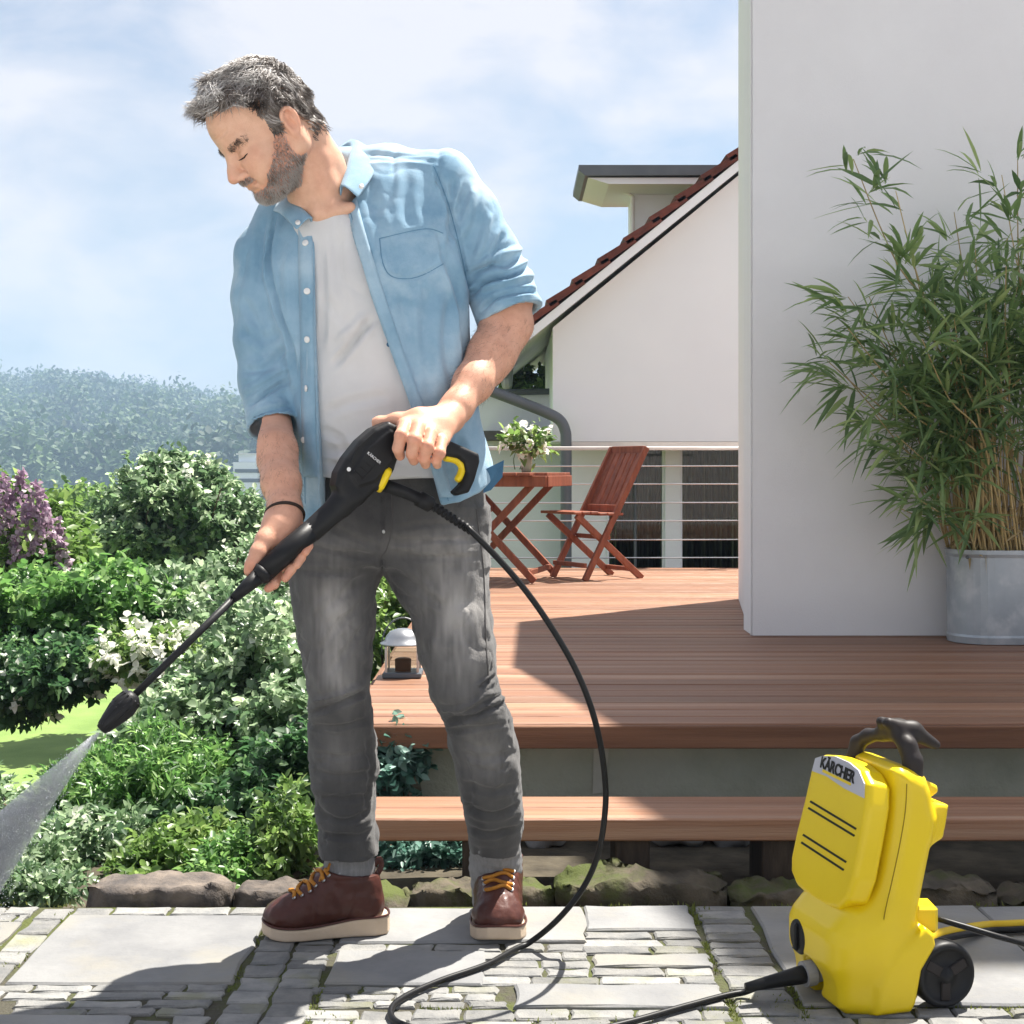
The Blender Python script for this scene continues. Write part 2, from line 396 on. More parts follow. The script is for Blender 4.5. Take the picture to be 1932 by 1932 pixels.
def crease(v, f, sc, amp, seed=0, stretch=(1, 1, 1), sharp=5.0):
    """narrow creases along the zero lines of a noise field"""
    N = vnormals(v, f); st = np.asarray(stretch)
    h = np.array([mnoise.noise(Vector((a[0] * sc * st[0] + seed, a[1] * sc * st[1] + seed * 1.7, a[2] * sc * st[2] - seed))) for a in v])
    g = np.array([mnoise.noise(Vector((a[0] * sc * .5 + 40 + seed, a[1] * sc * .5, a[2] * sc * .5))) for a in v])
    return v - N * (np.maximum(0, 1 - np.abs(h) * sharp) ** 1.5 * amp * np.clip(.5 + 1.6 * g, 0, 1.2))[:, None]
def set_attr(me, name, arr):
    a = me.attributes.new(name, 'FLOAT', 'POINT'); a.data.foreach_set('value', np.asarray(arr, np.float32))
def blobs(p, lst):
    o = np.zeros(len(p))
    for x, y, rx, ry, a in lst: o += a * np.exp(-((p[:, 0] - x) / rx) ** 2 - ((p[:, 1] - y) / ry) ** 2)
    return o
# ================================================================== materials of the setting
M = {}
M['soil'] = pmat('soil', (.045, .038, .028), (.10, .085, .06), scale=9, rough=.95, bump=.6, bscale=30)
M['grass'] = pmat('grass', (.13, .21, .05), (.19, .28, .075), scale=2.5, rough=.8, bump=.5, bscale=60)
M['moss'] = pmat('moss_joint', (.075, .07, .052), (.085, .10, .03), scale=7, rough=.95, bump=.8, bscale=90, lo=.42, hi=.6)
M['slab'] = pmat('flagstone', (.26, .26, .255), (.185, .187, .19), scale=5, rough=.72, bump=.25, bscale=45, vary=.10, col3=(.27, .255, .215), c3scale=3, detail=9)
M['sett'] = pmat('sett_stone', (.26, .255, .24), (.17, .172, .17), scale=18, rough=.8, bump=.5, bscale=70, vary=.22, col3=(.20, .20, .12), c3scale=5, c3lo=.55, c3hi=.75)
M['edge_stone'] = pmat('edging_stone', (.065, .058, .055), (.17, .14, .115), scale=14, rough=.9, bump=.8, bscale=40, vary=.15, detail=9)
M['kerb_stone'] = pmat('mossy_stone', (.06, .052, .04), (.12, .10, .072), scale=10, rough=.95, bump=1.0, bscale=35, vary=.2, col3=(.07, .085, .025), c3scale=6, c3lo=.48, c3hi=.62)
M['deck'] = pmat('hardwood_deck', (.30, .148, .082), (.185, .083, .045), scale=3.0, stretch=(.25, 9, 9), rough=.48, spec=.4, bump=.3, bscale=30, vary=.22, col3=(.36, .235, .16), c3scale=1.6, c3lo=.52, c3hi=.75, detail=10)
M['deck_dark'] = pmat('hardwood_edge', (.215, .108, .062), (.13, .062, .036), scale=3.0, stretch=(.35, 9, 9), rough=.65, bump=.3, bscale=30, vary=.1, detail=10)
M['concrete'] = pmat('old_concrete', (.44, .45, .37), (.31, .325, .25), scale=4, rough=.95, bump=.5, bscale=60, col3=(.40, .40, .34), c3scale=2.2, detail=10)
M['dark_wood'] = pmat('dark_timber', (.045, .035, .028), (.08, .06, .045), scale=8, stretch=(6, 6, 1), rough=.9, bump=.4, bscale=30)
M['render'] = pmat('grey_white_render', (.86, .855, .855), (.83, .822, .825), scale=2.5, rough=.9, bump=.22, bscale=130, detail=9, col3=(.79, .782, .775), c3scale=.9, c3lo=.52, c3hi=.85)
M['render_edge'] = pmat('white_edge_render', (.86, .855, .85), (.83, .825, .82), scale=2.5, rough=.9, bump=.08, bscale=160)
M['white'] = pmat('white_paint', (.85, .885, .92), (.82, .855, .895), scale=1.6, rough=.75, bump=.05, bscale=90, detail=9)
M['soffit'] = pmat('soffit_paint', (.80, .80, .79), (.72, .72, .71), scale=3, rough=.8)
M['tile'] = pmat('brown_roof_tile', (.17, .045, .028), (.095, .03, .022), scale=9, rough=.55, bump=.25, bscale=40, vary=.2)
M['zinc_dark'] = pmat('anthracite_metal', (.085, .10, .115), (.11, .125, .14), scale=4, rough=.45, metallic=.0, spec=.5)
M['steel'] = pmat('steel_cable', (.55, .56, .57), rough=.3, metallic=.9)
M['rail'] = pmat('rail_metal', (.60, .58, .56), (.52, .50, .48), scale=6, rough=.35, metallic=.6)
M['curtain'] = pmat('curtain_cloth', (.42, .45, .27), (.24, .27, .16), scale=3, stretch=(8, 8, .3), rough=.9)
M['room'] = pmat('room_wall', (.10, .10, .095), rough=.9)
def glass_mat():
    m = bpy.data.materials.new('window_glass'); m.use_nodes = True; b = m.node_tree.nodes['Principled BSDF']
    b.inputs['Base Color'].default_value = (.75, .82, .80, 1); b.inputs['Transmission Weight'].default_value = 1; b.inputs['Roughness'].default_value = .02; b.inputs['IOR'].default_value = 1.3
    return m
M['glass'] = glass_mat()

# ================================================================== ground to the horizon
def smooth(a, b, x): t = np.clip((x - a) / (b - a), 0, 1); return t * t * (3 - 2 * t)
def hill_h(X, Y):
    r = np.sqrt(X * X + Y * Y); az = np.arctan2(X, np.maximum(Y, .1))
    ridge = 2.5 * (22.5 + 1.9 * np.sin(az * 17 + 1.0) + 1.5 * np.sin(az * 41 + .4) - 8 * smooth(-.17, -.03, az) + 4 * smooth(-.30, -.5, az))
    return ridge * smooth(300, 1175, r) + 5.0 * np.sin(X * .0084) * smooth(225, 500, r) + 3.2 * np.sin(Y * .0132 + X * .008) * smooth(225, 500, r)
def ground_z(X, Y):
    X = np.asarray(X, float); Y = np.asarray(Y, float)
    left = smooth(-.15, -1.0, X - (Y - 3.4) * .08)          # the garden falls away to the left of the deck
    fall = -.03 * smooth(3.3, 3.6, Y) - .95 * smooth(3.9, 9.5, Y) - 1.0 * smooth(10, 30, Y) - 7.0 * smooth(28, 240, Y)
    flat = -.06 - .55 * smooth(11.5, 16, Y) - 8.0 * smooth(25, 240, Y)
    near = -.06 + 0 * Y
    z = np.where(Y < 3.3, near, left * (fall - .06) + (1 - left) * flat)
    return z + hill_h(X, Y)
ys = np.r_[np.linspace(-12, 2, 10), np.linspace(2.3, 14, 70), 14 * 1.08 ** np.arange(1, 63)]
xs = np.r_[-np.geomspace(1600, 5, 64), np.linspace(-4.8, 4.8, 60), np.geomspace(5, 1600, 64)]
GX, GY = np.meshgrid(xs, ys); GZ = ground_z(GX, GY)
nx = len(xs); q = np.array([(j * nx + i, j * nx + i + 1, (j + 1) * nx + i + 1, (j + 1) * nx + i) for j in range(len(ys) - 1) for i in range(nx - 1)])
ground = mobj('ground', np.stack((GX, GY, GZ), -1).reshape(-1, 3), q, None, smooth=True)
ground.data.materials.append(M['soil']); ground.data.materials.append(M['grass']); ground.data.materials.append(pmat('far_meadow', (.10, .115, .07), (.14, .15, .09), scale=.05, rough=.9))
cent = np.stack((GX, GY, GZ), -1).reshape(-1, 3)[q].mean(1)
mi = np.where(cent[:, 1] > 15, 2, ((cent[:, 1] > 7.0) & (cent[:, 0] < -1.4)).astype(int))
ground.data.polygons.foreach_set('material_index', mi.astype(np.int32)); tag(ground, kind='structure')

# ================================================================== patio of slabs and setts
patio = mobj('patio', [(-2.6, 1.2, -.045), (2.6, 1.2, -.045), (2.6, 3.30, -.045), (-2.6, 3.27, -.045), (-2.6, 1.2, -.006), (2.6, 1.2, -.006), (2.6, 3.30, -.006), (-2.6, 3.27, -.006)],
             [(4, 5, 6, 7), (0, 1, 5, 4), (1, 2, 6, 5), (2, 3, 7, 6), (3, 0, 4, 7)], M['moss']); tag(patio, kind='structure')
def stone(name, x0, x1, y0, y1, mat, jit=.006, h=.0, n=2, bev=.005):
    pts = []
    c = [(x0, y0), (x1, y0), (x1, y1), (x0, y1)]
    for k in range(4):
        a, b = np.array(c[k]), np.array(c[(k + 1) % 4])
        for t in range(n):
            pts.append(a + (b - a) * (t / n) + rng.uniform(-jit, jit, 2) * (0.6 if t == 0 else 1))
    v, f = zprism(pts, -.03, h, bev)
    cx, cy = (x0 + x1) / 2, (y0 + y1) / 2
    tx, ty = rng.uniform(-.006, .006, 2)
    top = v[:, 2] > -.02; v[top, 2] += (v[top, 0] - cx) * tx + (v[top, 1] - cy) * ty
    return mobj(name, v, f, mat, patio)
def slab(x0, x1, y0, y1, h=None): return stone('flagstone', x0, x1, y0, y1, M['slab'], jit=.006, h=rng.uniform(.0, .003) if h is None else h, n=4, bev=.004)
def setts(x0, x1, y0, y1, wx, wy, along='y'):
    """rows of small setts filling a rectangle"""
    if along == 'y':
        n = max(1, round((x1 - x0) / wx)); w = (x1 - x0) / n
        for i in range(n):
            y = y0 + rng.uniform(-.01, 0)
            while y < y1 - .015:
                L = wy * rng.uniform(.7, 1.35); e = min(y + L, y1)
                if e - y > .018: stone('sett', x0 + i * w + .004, x0 + (i + 1) * w - .004, y + .003, e - .003, M['sett'], jit=.006, h=rng.uniform(-.003, .001), n=2, bev=.0035)
                y = e
    else:
        n = max(1, round((y1 - y0) / wy)); w = (y1 - y0) / n
        for i in range(n):
            x = x0 + rng.uniform(-.03, 0)
            while x < x1 - .02:
                L = wx * rng.uniform(.65, 1.4); e = min(x + L, x1)
                if e - x > .025: stone('sett', x + .003, e - .003, y0 + i * w + .003, y0 + (i + 1) * w - .003, M['sett'], jit=.005, h=rng.uniform(-.003, .001), n=2, bev=.0035)
                x = e
# back row
setts(-1.075, -1.0, 2.78, 3.26, .075, .09)
slab(-1.50, -1.085, 2.80, 3.15); setts(-1.5, -1.085, 3.155, 3.27, .12, .055, 'x'); slab(-2.05, -1.51, 2.80, 3.26)
slab(-.995, -.547, 2.785, 3.205); setts(-.995, -.36, 3.21, 3.27, .11, .05, 'x')
setts(-.54, -.375, 2.50, 3.20, .082, .062)
slab(-.365, -.055, 2.775, 2.965, .002); setts(-.365, .16, 2.97, 3.02, .12, .05, 'x'); slab(-.365, .16, 3.025, 3.26, .001)
slab(.165, .405, 3.10, 3.27); setts(.165, .405, 2.95, 3.095, .13, .048, 'x'); setts(-.05, .16, 2.87, 2.965, .14, .046, 'x'); slab(.165, .405, 2.875, 2.945, .001)
setts(-.05, .405, 2.775, 2.868, .13, .046, 'x'); setts(-.365, -.005, 2.655, 2.768, .085, .038, 'x'); slab(.005, .405, 2.655, 2.768)
setts(.415, .535, 2.45, 3.28, .12, .055)
slab(.545, 1.06, 2.665, 3.27); slab(1.07, 1.6, 2.665, 3.27); slab(1.61, 2.2, 2.665, 3.27)
# front rows
setts(-2.05, -.55, 2.70, 2.778, .14, .04, 'x'); setts(-.92, -.55, 2.62, 2.695, .12, .04, 'x'); slab(-1.0, -.70, 2.50, 2.615); setts(-.695, -.55, 2.50, 2.615, .09, .05)
slab(-1.6, -1.01, 2.45, 2.69); setts(-.365, .405, 2.545, 2.648, .10, .05, 'x'); setts(.545, 1.6, 2.56, 2.658, .10, .05, 'x')
slab(-.365, .02, 2.1, 2.538); slab(.03, .405, 2.1, 2.538); slab(.545, 1.06, 2.1, 2.552); slab(1.07, 1.6, 2.1, 2.552); slab(-1.0, -.55, 2.02, 2.49)

bounce_sheet = mobj('terrace_paving', [(-6, -9, -.05), (6, -9, -.05), (6, 2.02, -.05), (-6, 2.02, -.05), (-6, -9, -.006), (6, -9, -.006), (6, 2.02, -.006), (-6, 2.02, -.006)],
           [(4, 5, 6, 7), (0, 1, 5, 4), (1, 2, 6, 5), (2, 3, 7, 6), (3, 0, 4, 7)], pmat('pale_terrace_stone', (.62, .62, .615), (.56, .56, .56), scale=2, rough=.75, bump=.2, bscale=30)); tag(bounce_sheet, kind='structure')  # unseen pale sheet around the camera, added to bounce sunlight onto man and walls
# moss and small weeds in the joints
def joint_moss():
    pts = []
    for x0, x1, y0, y1, n in ((.405, .418, 2.5, 3.27, 420), (.534, .546, 2.5, 3.27, 420), (-.37, 1.6, 2.648, 2.658, 700), (-.55, -.535, 2.5, 3.2, 160), (-.375, -.362, 2.5, 3.2, 200), (.42, .53, 2.5, 3.27, 260), (.545, 1.6, 2.552, 2.562, 260), (-.36, .4, 2.54, 2.65, 420), (-2, 2, 3.268, 3.30, 900), (-1.085, -.995, 2.78, 3.26, 160)):
        pts.append(np.stack((rng.uniform(x0, x1, n), rng.uniform(y0, y1, n), np.full(n, -.005)), 1))
    p = np.concatenate(pts); keep = np.array([mnoise.noise(Vector((a[0] * 7, a[1] * 7, 3))) > .06 for a in p]); p = p[keep]; n = len(p)
    d = rng.normal(size=(n, 3)) * .5 + np.array((0, 0, .9)); L = rng.uniform(.005, .013, n); s = np.cross(d, rng.normal(size=(n, 3))); s /= np.linalg.norm(s, axis=1)[:, None]; d /= np.linalg.norm(d, axis=1)[:, None]
    v = np.stack((p - s * L[:, None] * .22, p + s * L[:, None] * .22, p + d * L[:, None]), 1).reshape(-1, 3)
    o = mobj('joint_moss', v, np.arange(3 * n).reshape(n, 3), pmat('moss_blade', (.10, .13, .025), (.17, .19, .05), scale=9, rough=.8, translucent=.3), patio); tag(o, kind='stuff')
joint_moss()
# edging stones on the garden side, kerb stones in front of the steps
def rock(name, x0, x1, y0, y1, z0, z1, mat, label=None, cat=None, group=None, seed=0, ns=9, rough=.022):
    v, f = [], []; m = 18; ns = ns * 2
    for i in range(ns):
        t = i / (ns - 1); x = x0 + (x1 - x0) * t; e = max(.45, 1 - abs(2 * t - 1) ** 9)
        for k in range(m):
            a = k * 2 * math.pi / m; cy = (y0 + y1) / 2; cz = (z0 + z1) / 2
            ca, sa = math.cos(a), math.sin(a); sx = abs(ca) ** .26 * (1 if ca > 0 else -1); sz = abs(sa) ** .30 * (1 if sa > 0 else -1)
            nz = mnoise.noise(Vector((x * 9 + seed, sx * 2, sz * 2))) + .55 * mnoise.noise(Vector((x * 31 + seed, sx * 5 + 3, sz * 5)))
            v.append((x + rough * .4 * nz, cy + sx * (y1 - y0) / 2 * e + rough * nz, cz + sz * (z1 - z0) / 2 * (e * .6 + .4) + rough * .9 * (mnoise.noise(Vector((x * 14 + seed, sx * 3 + 5, sz * 3))) + .5 * mnoise.noise(Vector((x * 45 + seed, sx * 7 + 5, sz * 7))))))
    for i in range(ns - 1): f += [(i * m + k, i * m + (k + 1) % m, (i + 1) * m + (k + 1) % m, (i + 1) * m + k) for k in range(m)]
    f += [tuple(range(m))[::-1], tuple((ns - 1) * m + k for k in range(m))]
    o = mobj(name, v, f, mat, smooth=True); return tag(o, label, cat, group)
e0 = G(150, 1706); e1 = G(425, 1706); e2 = G(545, 1700)
rock('edging_stone', e0[0], e1[0], 3.30, 3.44, -.06, .034, M['edge_stone'], 'long dark layered stone lying along the back edge of the paving', 'stone', seed=3, ns=22, rough=.016)
rock('edging_stone', e1[0] + .005, e2[0] + .03, 3.31, 3.44, -.06, .018, M['edge_stone'], 'short low brown stone between the long dark stone and the left boot', 'stone', seed=8, ns=14, rough=.016)
kx = [-.46, -.24, .10, .51, .76, 1.15, 1.5, 2.0, 2.5]
kl = ['mossy kerb stone behind the left boot', 'mossy kerb stone behind the laced boot facing the camera', 'mossy kerb stone right of the forward boot, behind the hose', 'mossy kerb stone below the middle of the wooden step',
      'mossy kerb stone just left of the yellow machine', 'mossy kerb stone right behind the yellow machine', 'mossy kerb stone at the right edge above the yellow hose', 'mossy kerb stone beyond the right edge']
for i in range(7): rock('kerb_stone', kx[i] + .004, kx[i + 1] - .004, 3.32, 3.47, -.06, .014 + .020 * ((i * 37) % 5 - 2) / 2, M['kerb_stone'], kl[i], 'kerb stone', 'kerb stones under the step', seed=i * 5.1, ns=14, rough=.03)

# ================================================================== timber deck and step
DZ = .28; D0 = 4.06; DXL, DXR = -.47, 4.2
deck = thing('timber_deck', 'reddish brown hardwood terrace deck with long boards in front of the house', 'deck', (1.8, 5, 0))
bw, pitch = .1145, .1235; L = DXR - DXL
v, f = box((0, 0, 0), (L, bw, .026), .003); bme = raw_mesh('deck_board', v, f); bme.materials.append(M['deck'])
nb = int((10.72 - D0) / pitch)
for i in range(nb):
    o = bpy.data.objects.new('deck_board', bme); COL.objects.link(o); o.parent = deck; o.matrix_parent_inverse = WORLD_INV(deck)
    o.location = ((DXL + DXR) / 2 + random.uniform(-.006, .006), D0 + bw / 2 + .004 + i * pitch, DZ - .013 + random.uniform(-.0012, .0012))
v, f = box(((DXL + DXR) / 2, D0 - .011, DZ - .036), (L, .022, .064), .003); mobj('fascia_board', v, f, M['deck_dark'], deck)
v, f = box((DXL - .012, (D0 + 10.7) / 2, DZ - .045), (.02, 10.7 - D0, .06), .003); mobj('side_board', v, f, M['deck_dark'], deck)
for i in range(9):
    v, f = box((DXL + .12 + i * .55, (4.47 + 10.6) / 2, DZ - .075), (.05, 10.6 - 4.47, .09)); mobj('joist', v, f, M['dark_wood'], deck)
plinth = P(782, 1400, 4.17)[0]
v, f = prism([(plinth, .215), (plinth + .04, -.08), (DXR, -.08), (DXR, .215)], 4.17, 4.45); mobj('plinth', v, f, M['concrete'], deck)
v, f = prism([(P(1120, 1400, 4.17)[0], .205), (P(1150, 1400, 4.17)[0], .205), (P(1140, 1480, 4.17)[0], .06), (P(1118, 1480, 4.17)[0], .055)], 4.165, 4.1695); 
mobj('mortar_patch', v, f, pmat('mortar_patch', (.52, .52, .46), (.42, .42, .36), scale=9, rough=.95), deck)  # pale upright stain on the plinth, drawn as a thin plate
# step
step = thing('wooden_step', 'long low wooden step with two boards in front of the deck', 'step', (1.2, 3.6, 0))
sl = P(690, 1545, 3.52)[0]
v, f = box((0, 0, 0), (DXR - sl - .3, .122, .056), .004); sme = raw_mesh('step_board', v, f); sme.materials.append(M['deck'])
for i in range(2):
    o = bpy.data.objects.new('step_board', sme); COL.objects.link(o); o.parent = step; o.matrix_parent_inverse = WORLD_INV(step)
    o.location = ((sl + DXR - .3) / 2, 3.52 + .061 + i * .129, .112 - .002 * i)
for x in (P(1190, 1640, 3.6)[0], P(905, 1640, 3.6)[0], P(1455, 1640, 3.6)[0] + .01, 1.75, 2.6):
    v, f = box((x, 3.64, .01), (.085, .2, .145), .004); mobj('support_post', v, f, M['dark_wood'], step)
# pale stones put in as sunlit patches of ground under the step
for i, (x0, x1) in enumerate(((990, 1070), (1225, 1330), (1335, 1410))):
    a = P(x0, 1600, 4.1)[0]; b = P(x1, 1600, 4.1)[0]
    rock('rubble_stone', a, b, 4.0, 4.12, -.06, .03 + .01 * i, M['slab'], ['pale stone in the dark gap under the step beside the right trouser leg', 'pale stone in the gap under the step right of the post', 'pale stone in the gap under the step nearest the yellow machine'][i], 'stone', 'stones under the step', seed=20 + i * 3, ns=8, rough=.02)

# ================================================================== near rendered house corner
WZ = 3.13
nw = thing('house_corner', 'pale grey rendered house corner rising from the deck at right', 'house', (1.1, 6.3, DZ))
A, B = (1.05, 6.21), (1.274, 8.01)
# front wall, its unseen steep gable shaped to shade the paving, left return wall
v, f = prism([(1.05, DZ + .002), (5.2, DZ + .002), (5.2, 9.4), (3.85, 9.4), (1.05, WZ)], 6.21, 6.45); mobj('wall', v, f, M['render'], nw)
v = np.array([(A[0] - .008, A[1] + .004, DZ + .002), (A[0] + .25, A[1] + .26, DZ + .002), (B[0] + .25, B[1], DZ + .002), (B[0], B[1], DZ + .002),
              (A[0] - .008, A[1] + .004, WZ + .02), (A[0] + .25, A[1] + .26, WZ + .02), (B[0] + .25, B[1], 3.72), (B[0], B[1], 3.72)])
v2 = v.copy(); mobj('return_wall', v2, [(0, 1, 2, 3), (4, 7, 6, 5), (0, 4, 5, 1), (1, 5, 6, 2), (2, 6, 7, 3), (3, 7, 4, 0)], M['render_edge'], nw)

# ================================================================== gabled white house behind
house = thing('gabled_house', 'white gabled house with brown tiled verge behind the deck', 'house', (1.2, 12.2, 0))
HD = 12.0
def hx(x, D=HD): return (x - CX) / FPX * D
def hz(y, D=HD): return CAMH + (CY - y) / FPX * D
wl = hx(1043)
v, f = prism([(wl, hz(833)), (hx(1900), hz(833)), (hx(1900), hz(-60)), (hx(1470), hz(268)), (wl, hz(618))], HD, HD + 5); mobj('gable_wall', v, f, M['white'], house)
# roof: slope frame
r0 = np.array((hx(958), hz(674))); r1 = np.array((hx(1480), hz(252))); sd = (r1 - r0) / np.linalg.norm(r1 - r0); sn = np.array((-sd[1], sd[0])); SL = np.linalg.norm(r1 - r0)
roof = None
pl = [r0 + sn * a + sd * b for a, b in ((0, 0), (0, SL), (.05, SL), (.05, 0))]
v, f = prism([tuple(p) for p in pl], HD - .22, HD + 5.2); roof = mobj('roof', v, f, M['soffit'], house)
pl = [r0 + sn * a + sd * b for a, b in ((-.015, 0), (-.015, SL), (.052, SL), (.052, 0))]
v, f = prism([tuple(p) for p in pl], HD - .25, HD - .221); mobj('bargeboard', v, f, M['white'], roof)
nt_ = 11; tl = SL / nt_
for i in range(nt_):
    b0 = i * tl - .02; b1 = (i + 1) * tl + .05
    pl = [r0 + sn * a + sd * b for a, b in ((.085, b0), (.055, b1), (.105, b1), (.150, b0))]
    for j in range(3):
        v, f = prism([tuple(p) for p in pl], HD - .27 + j * .31, HD - .27 + j * .31 + .30); mobj('roof_tile', v, f, M['tile'], roof)
pl = [r0 + sn * a + sd * b for a, b in ((.056, 0), (.056, SL), (.10, SL), (.10, 0))]
v, f = prism([tuple(p) for p in pl], HD + .68, HD + 5.2); mobj('tile_field', v, f, M['tile'], roof)
# eaves gutter of the main roof
v, f = tube([(hx(955), HD - .25, hz(688)), (hx(955), HD + 5.2, hz(688))], .06, 10); mobj('eaves_gutter', v, f, M['zinc_dark'], house)
# flat-roofed dormer
DD = 13.6
FD = DD - .55
dm = [(hx(1092, FD), hz(311, FD)), (hx(1470, FD), hz(311, FD)), (hx(1470, FD), hz(329, FD)), (hx(1104, FD), hz(331, FD)), (hx(1092, FD), hz(321, FD))]
v, f = prism(dm, DD - .55, DD + .7); dr = mobj('dormer_roof', v, f, M['zinc_dark'], house)
v, f = prism([(hx(1110, FD), hz(333, FD)), (hx(1470, FD), hz(333, FD)), (hx(1470, FD), hz(345, FD)), (hx(1150, FD), hz(345, FD))], DD - .5, DD + .65); mobj('dormer_soffit', v, f, M['white'], dr)
v, f = prism([(hx(1195, DD), hz(346, DD)), (hx(1470, DD), hz(346, DD)), (hx(1470, DD), hz(520, DD)), (hx(1195, DD), hz(520, DD))], DD, DD + .6); mobj('dormer_wall', v, f, M['white'], house)
v, f = tube([(hx(1160, DD), DD - .05, hz(352, DD)), (hx(1178, DD), DD - .05, hz(364, DD)), (hx(1192, DD), DD - .05, hz(372, DD)), (hx(1193, DD), DD - .05, hz(480, DD))], .022, 8)
mobj('dormer_pipe', v, f, M['soffit'], house)
# ground floor, set back under the overhang
GD = 12.7
def gbox(name, x0, x1, y0, y1, d0, d1, mat, par):
    v, f = box(((hx(x0, GD) + hx(x1, GD)) / 2, (d0 + d1) / 2, (hz(y0, GD) + hz(y1, GD)) / 2), (abs(hx(x1, GD) - hx(x0, GD)), d1 - d0, abs(hz(y0, GD) - hz(y1, GD))), .006); return mobj(name, v, f, mat, par)
gbox('ground_floor_wall', 1064, 1144, 838, 1150, GD, GD + .2, M['white'], house)
v, f = box(((wl + hx(1500)) / 2 + .05, HD + .06, hz(838)), (hx(1500) - wl - .1, .12, .045), .004); mobj('lintel', v, f, M['rail'], house)
for i, (x0, x1) in enumerate(((1146, 1252), (1284, 1420))):
    w = gbox('window', x0 - 2, x0 + 3, 842, 1130, GD - .02, GD + .06, M['white'], house)
    gbox('frame', x1 - 3, x1 + 2, 842, 1130, GD - .021, GD + .06, M['white'], w); gbox('frame', x0 + 3, x1 - 3, 842, 848, GD - .019, GD + .06, M['zinc_dark'], w)
    gbox('pane', x0 + 3, x1 - 3, 848, 1130, GD + .02, GD + .03, M['glass'], w)
    if i == 0: gbox('frame', 1196, 1201, 848, 1130, GD - .015, GD + .05, M['zinc_dark'], w)
    # curtain: a pleated sheet
    xa, xb = hx(x0, GD + .3), hx(x1, GD + .3); n = 90; cv, cf = [], []
    for k in range(n + 1):
        x = xa + (xb - xa) * k / n; y = GD + .30 + .035 * math.sin(k * .9) + .02 * math.sin(k * .37 + i)
        cv += [(x, y, hz(842, GD)), (x, y, hz(1135, GD))]
    cf = [(2 * k, 2 * k + 1, 2 * k + 3, 2 * k + 2) for k in range(n)]
    cu = mobj('curtain', cv, cf, M['curtain'], w, smooth=True); cu.modifiers.new('s', 'SOLIDIFY').thickness = .004
gbox('pier', 1253, 1283, 838, 1150, GD - .06, GD + .2, M['white'], house)
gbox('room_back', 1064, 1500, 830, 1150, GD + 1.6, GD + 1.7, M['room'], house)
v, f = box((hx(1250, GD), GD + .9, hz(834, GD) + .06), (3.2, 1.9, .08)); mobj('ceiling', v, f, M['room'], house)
# annex wall with its gutter, downpipe
AD = 13.2
v, f = prism([(hx(800, AD), hz(748, AD)), (hx(1070, AD), hz(744, AD)), (hx(1070, AD), -1.2), (hx(800, AD), -1.2)], AD, AD + .4); mobj('annex_wall', v, f, M['white'], house)
v, f = tube([(hx(800, AD), AD - .05, hz(744, AD)), (hx(1046, AD), AD - .05, hz(739, AD))], .03, 10); mobj('annex_gutter', v, f, M['zinc_dark'], house)
pp = cat([P(905, 728, 11.8), P(925, 737, 11.8), P(985, 760, 11.8), P(1030, 778, 11.8), P(1055, 792, 11.8), P(1066, 812, 11.8), P(1068, 840, 11.8), P(1068, 950, 11.8), P(1068, 1085, 11.8)], 44)
v, f = tube(pp, .047, 14); mobj('downpipe', v, f, M['zinc_dark'], house, smooth=True)

# ================================================================== railing
rail = thing('cable_railing', 'steel railing with thin horizontal cables at the far edge of the deck', 'railing', (.3, 10.66, DZ))
RD = 10.66
v, f = box(((hx(800, RD) + hx(1440, RD)) / 2, RD, hz(846, RD)), (hx(1440, RD) - hx(800, RD), .05, .028), .005); mobj('handrail', v, f, M['rail'], rail)
for yy in (880, 914, 949, 983, 1019, 1053):
    v, f = tube([(hx(800, RD), RD, hz(yy, RD)), (hx(1440, RD), RD, hz(yy - 1, RD))], .0055, 6); mobj('cable', v, f, M['steel'], rail)
for xx in (805, 1398):
    v, f = box((hx(xx, RD), RD + .002, (hz(848, RD) + DZ) / 2), (.03, .03, hz(848, RD) - DZ - .002), .003); mobj('post', v, f, M['rail'], rail)
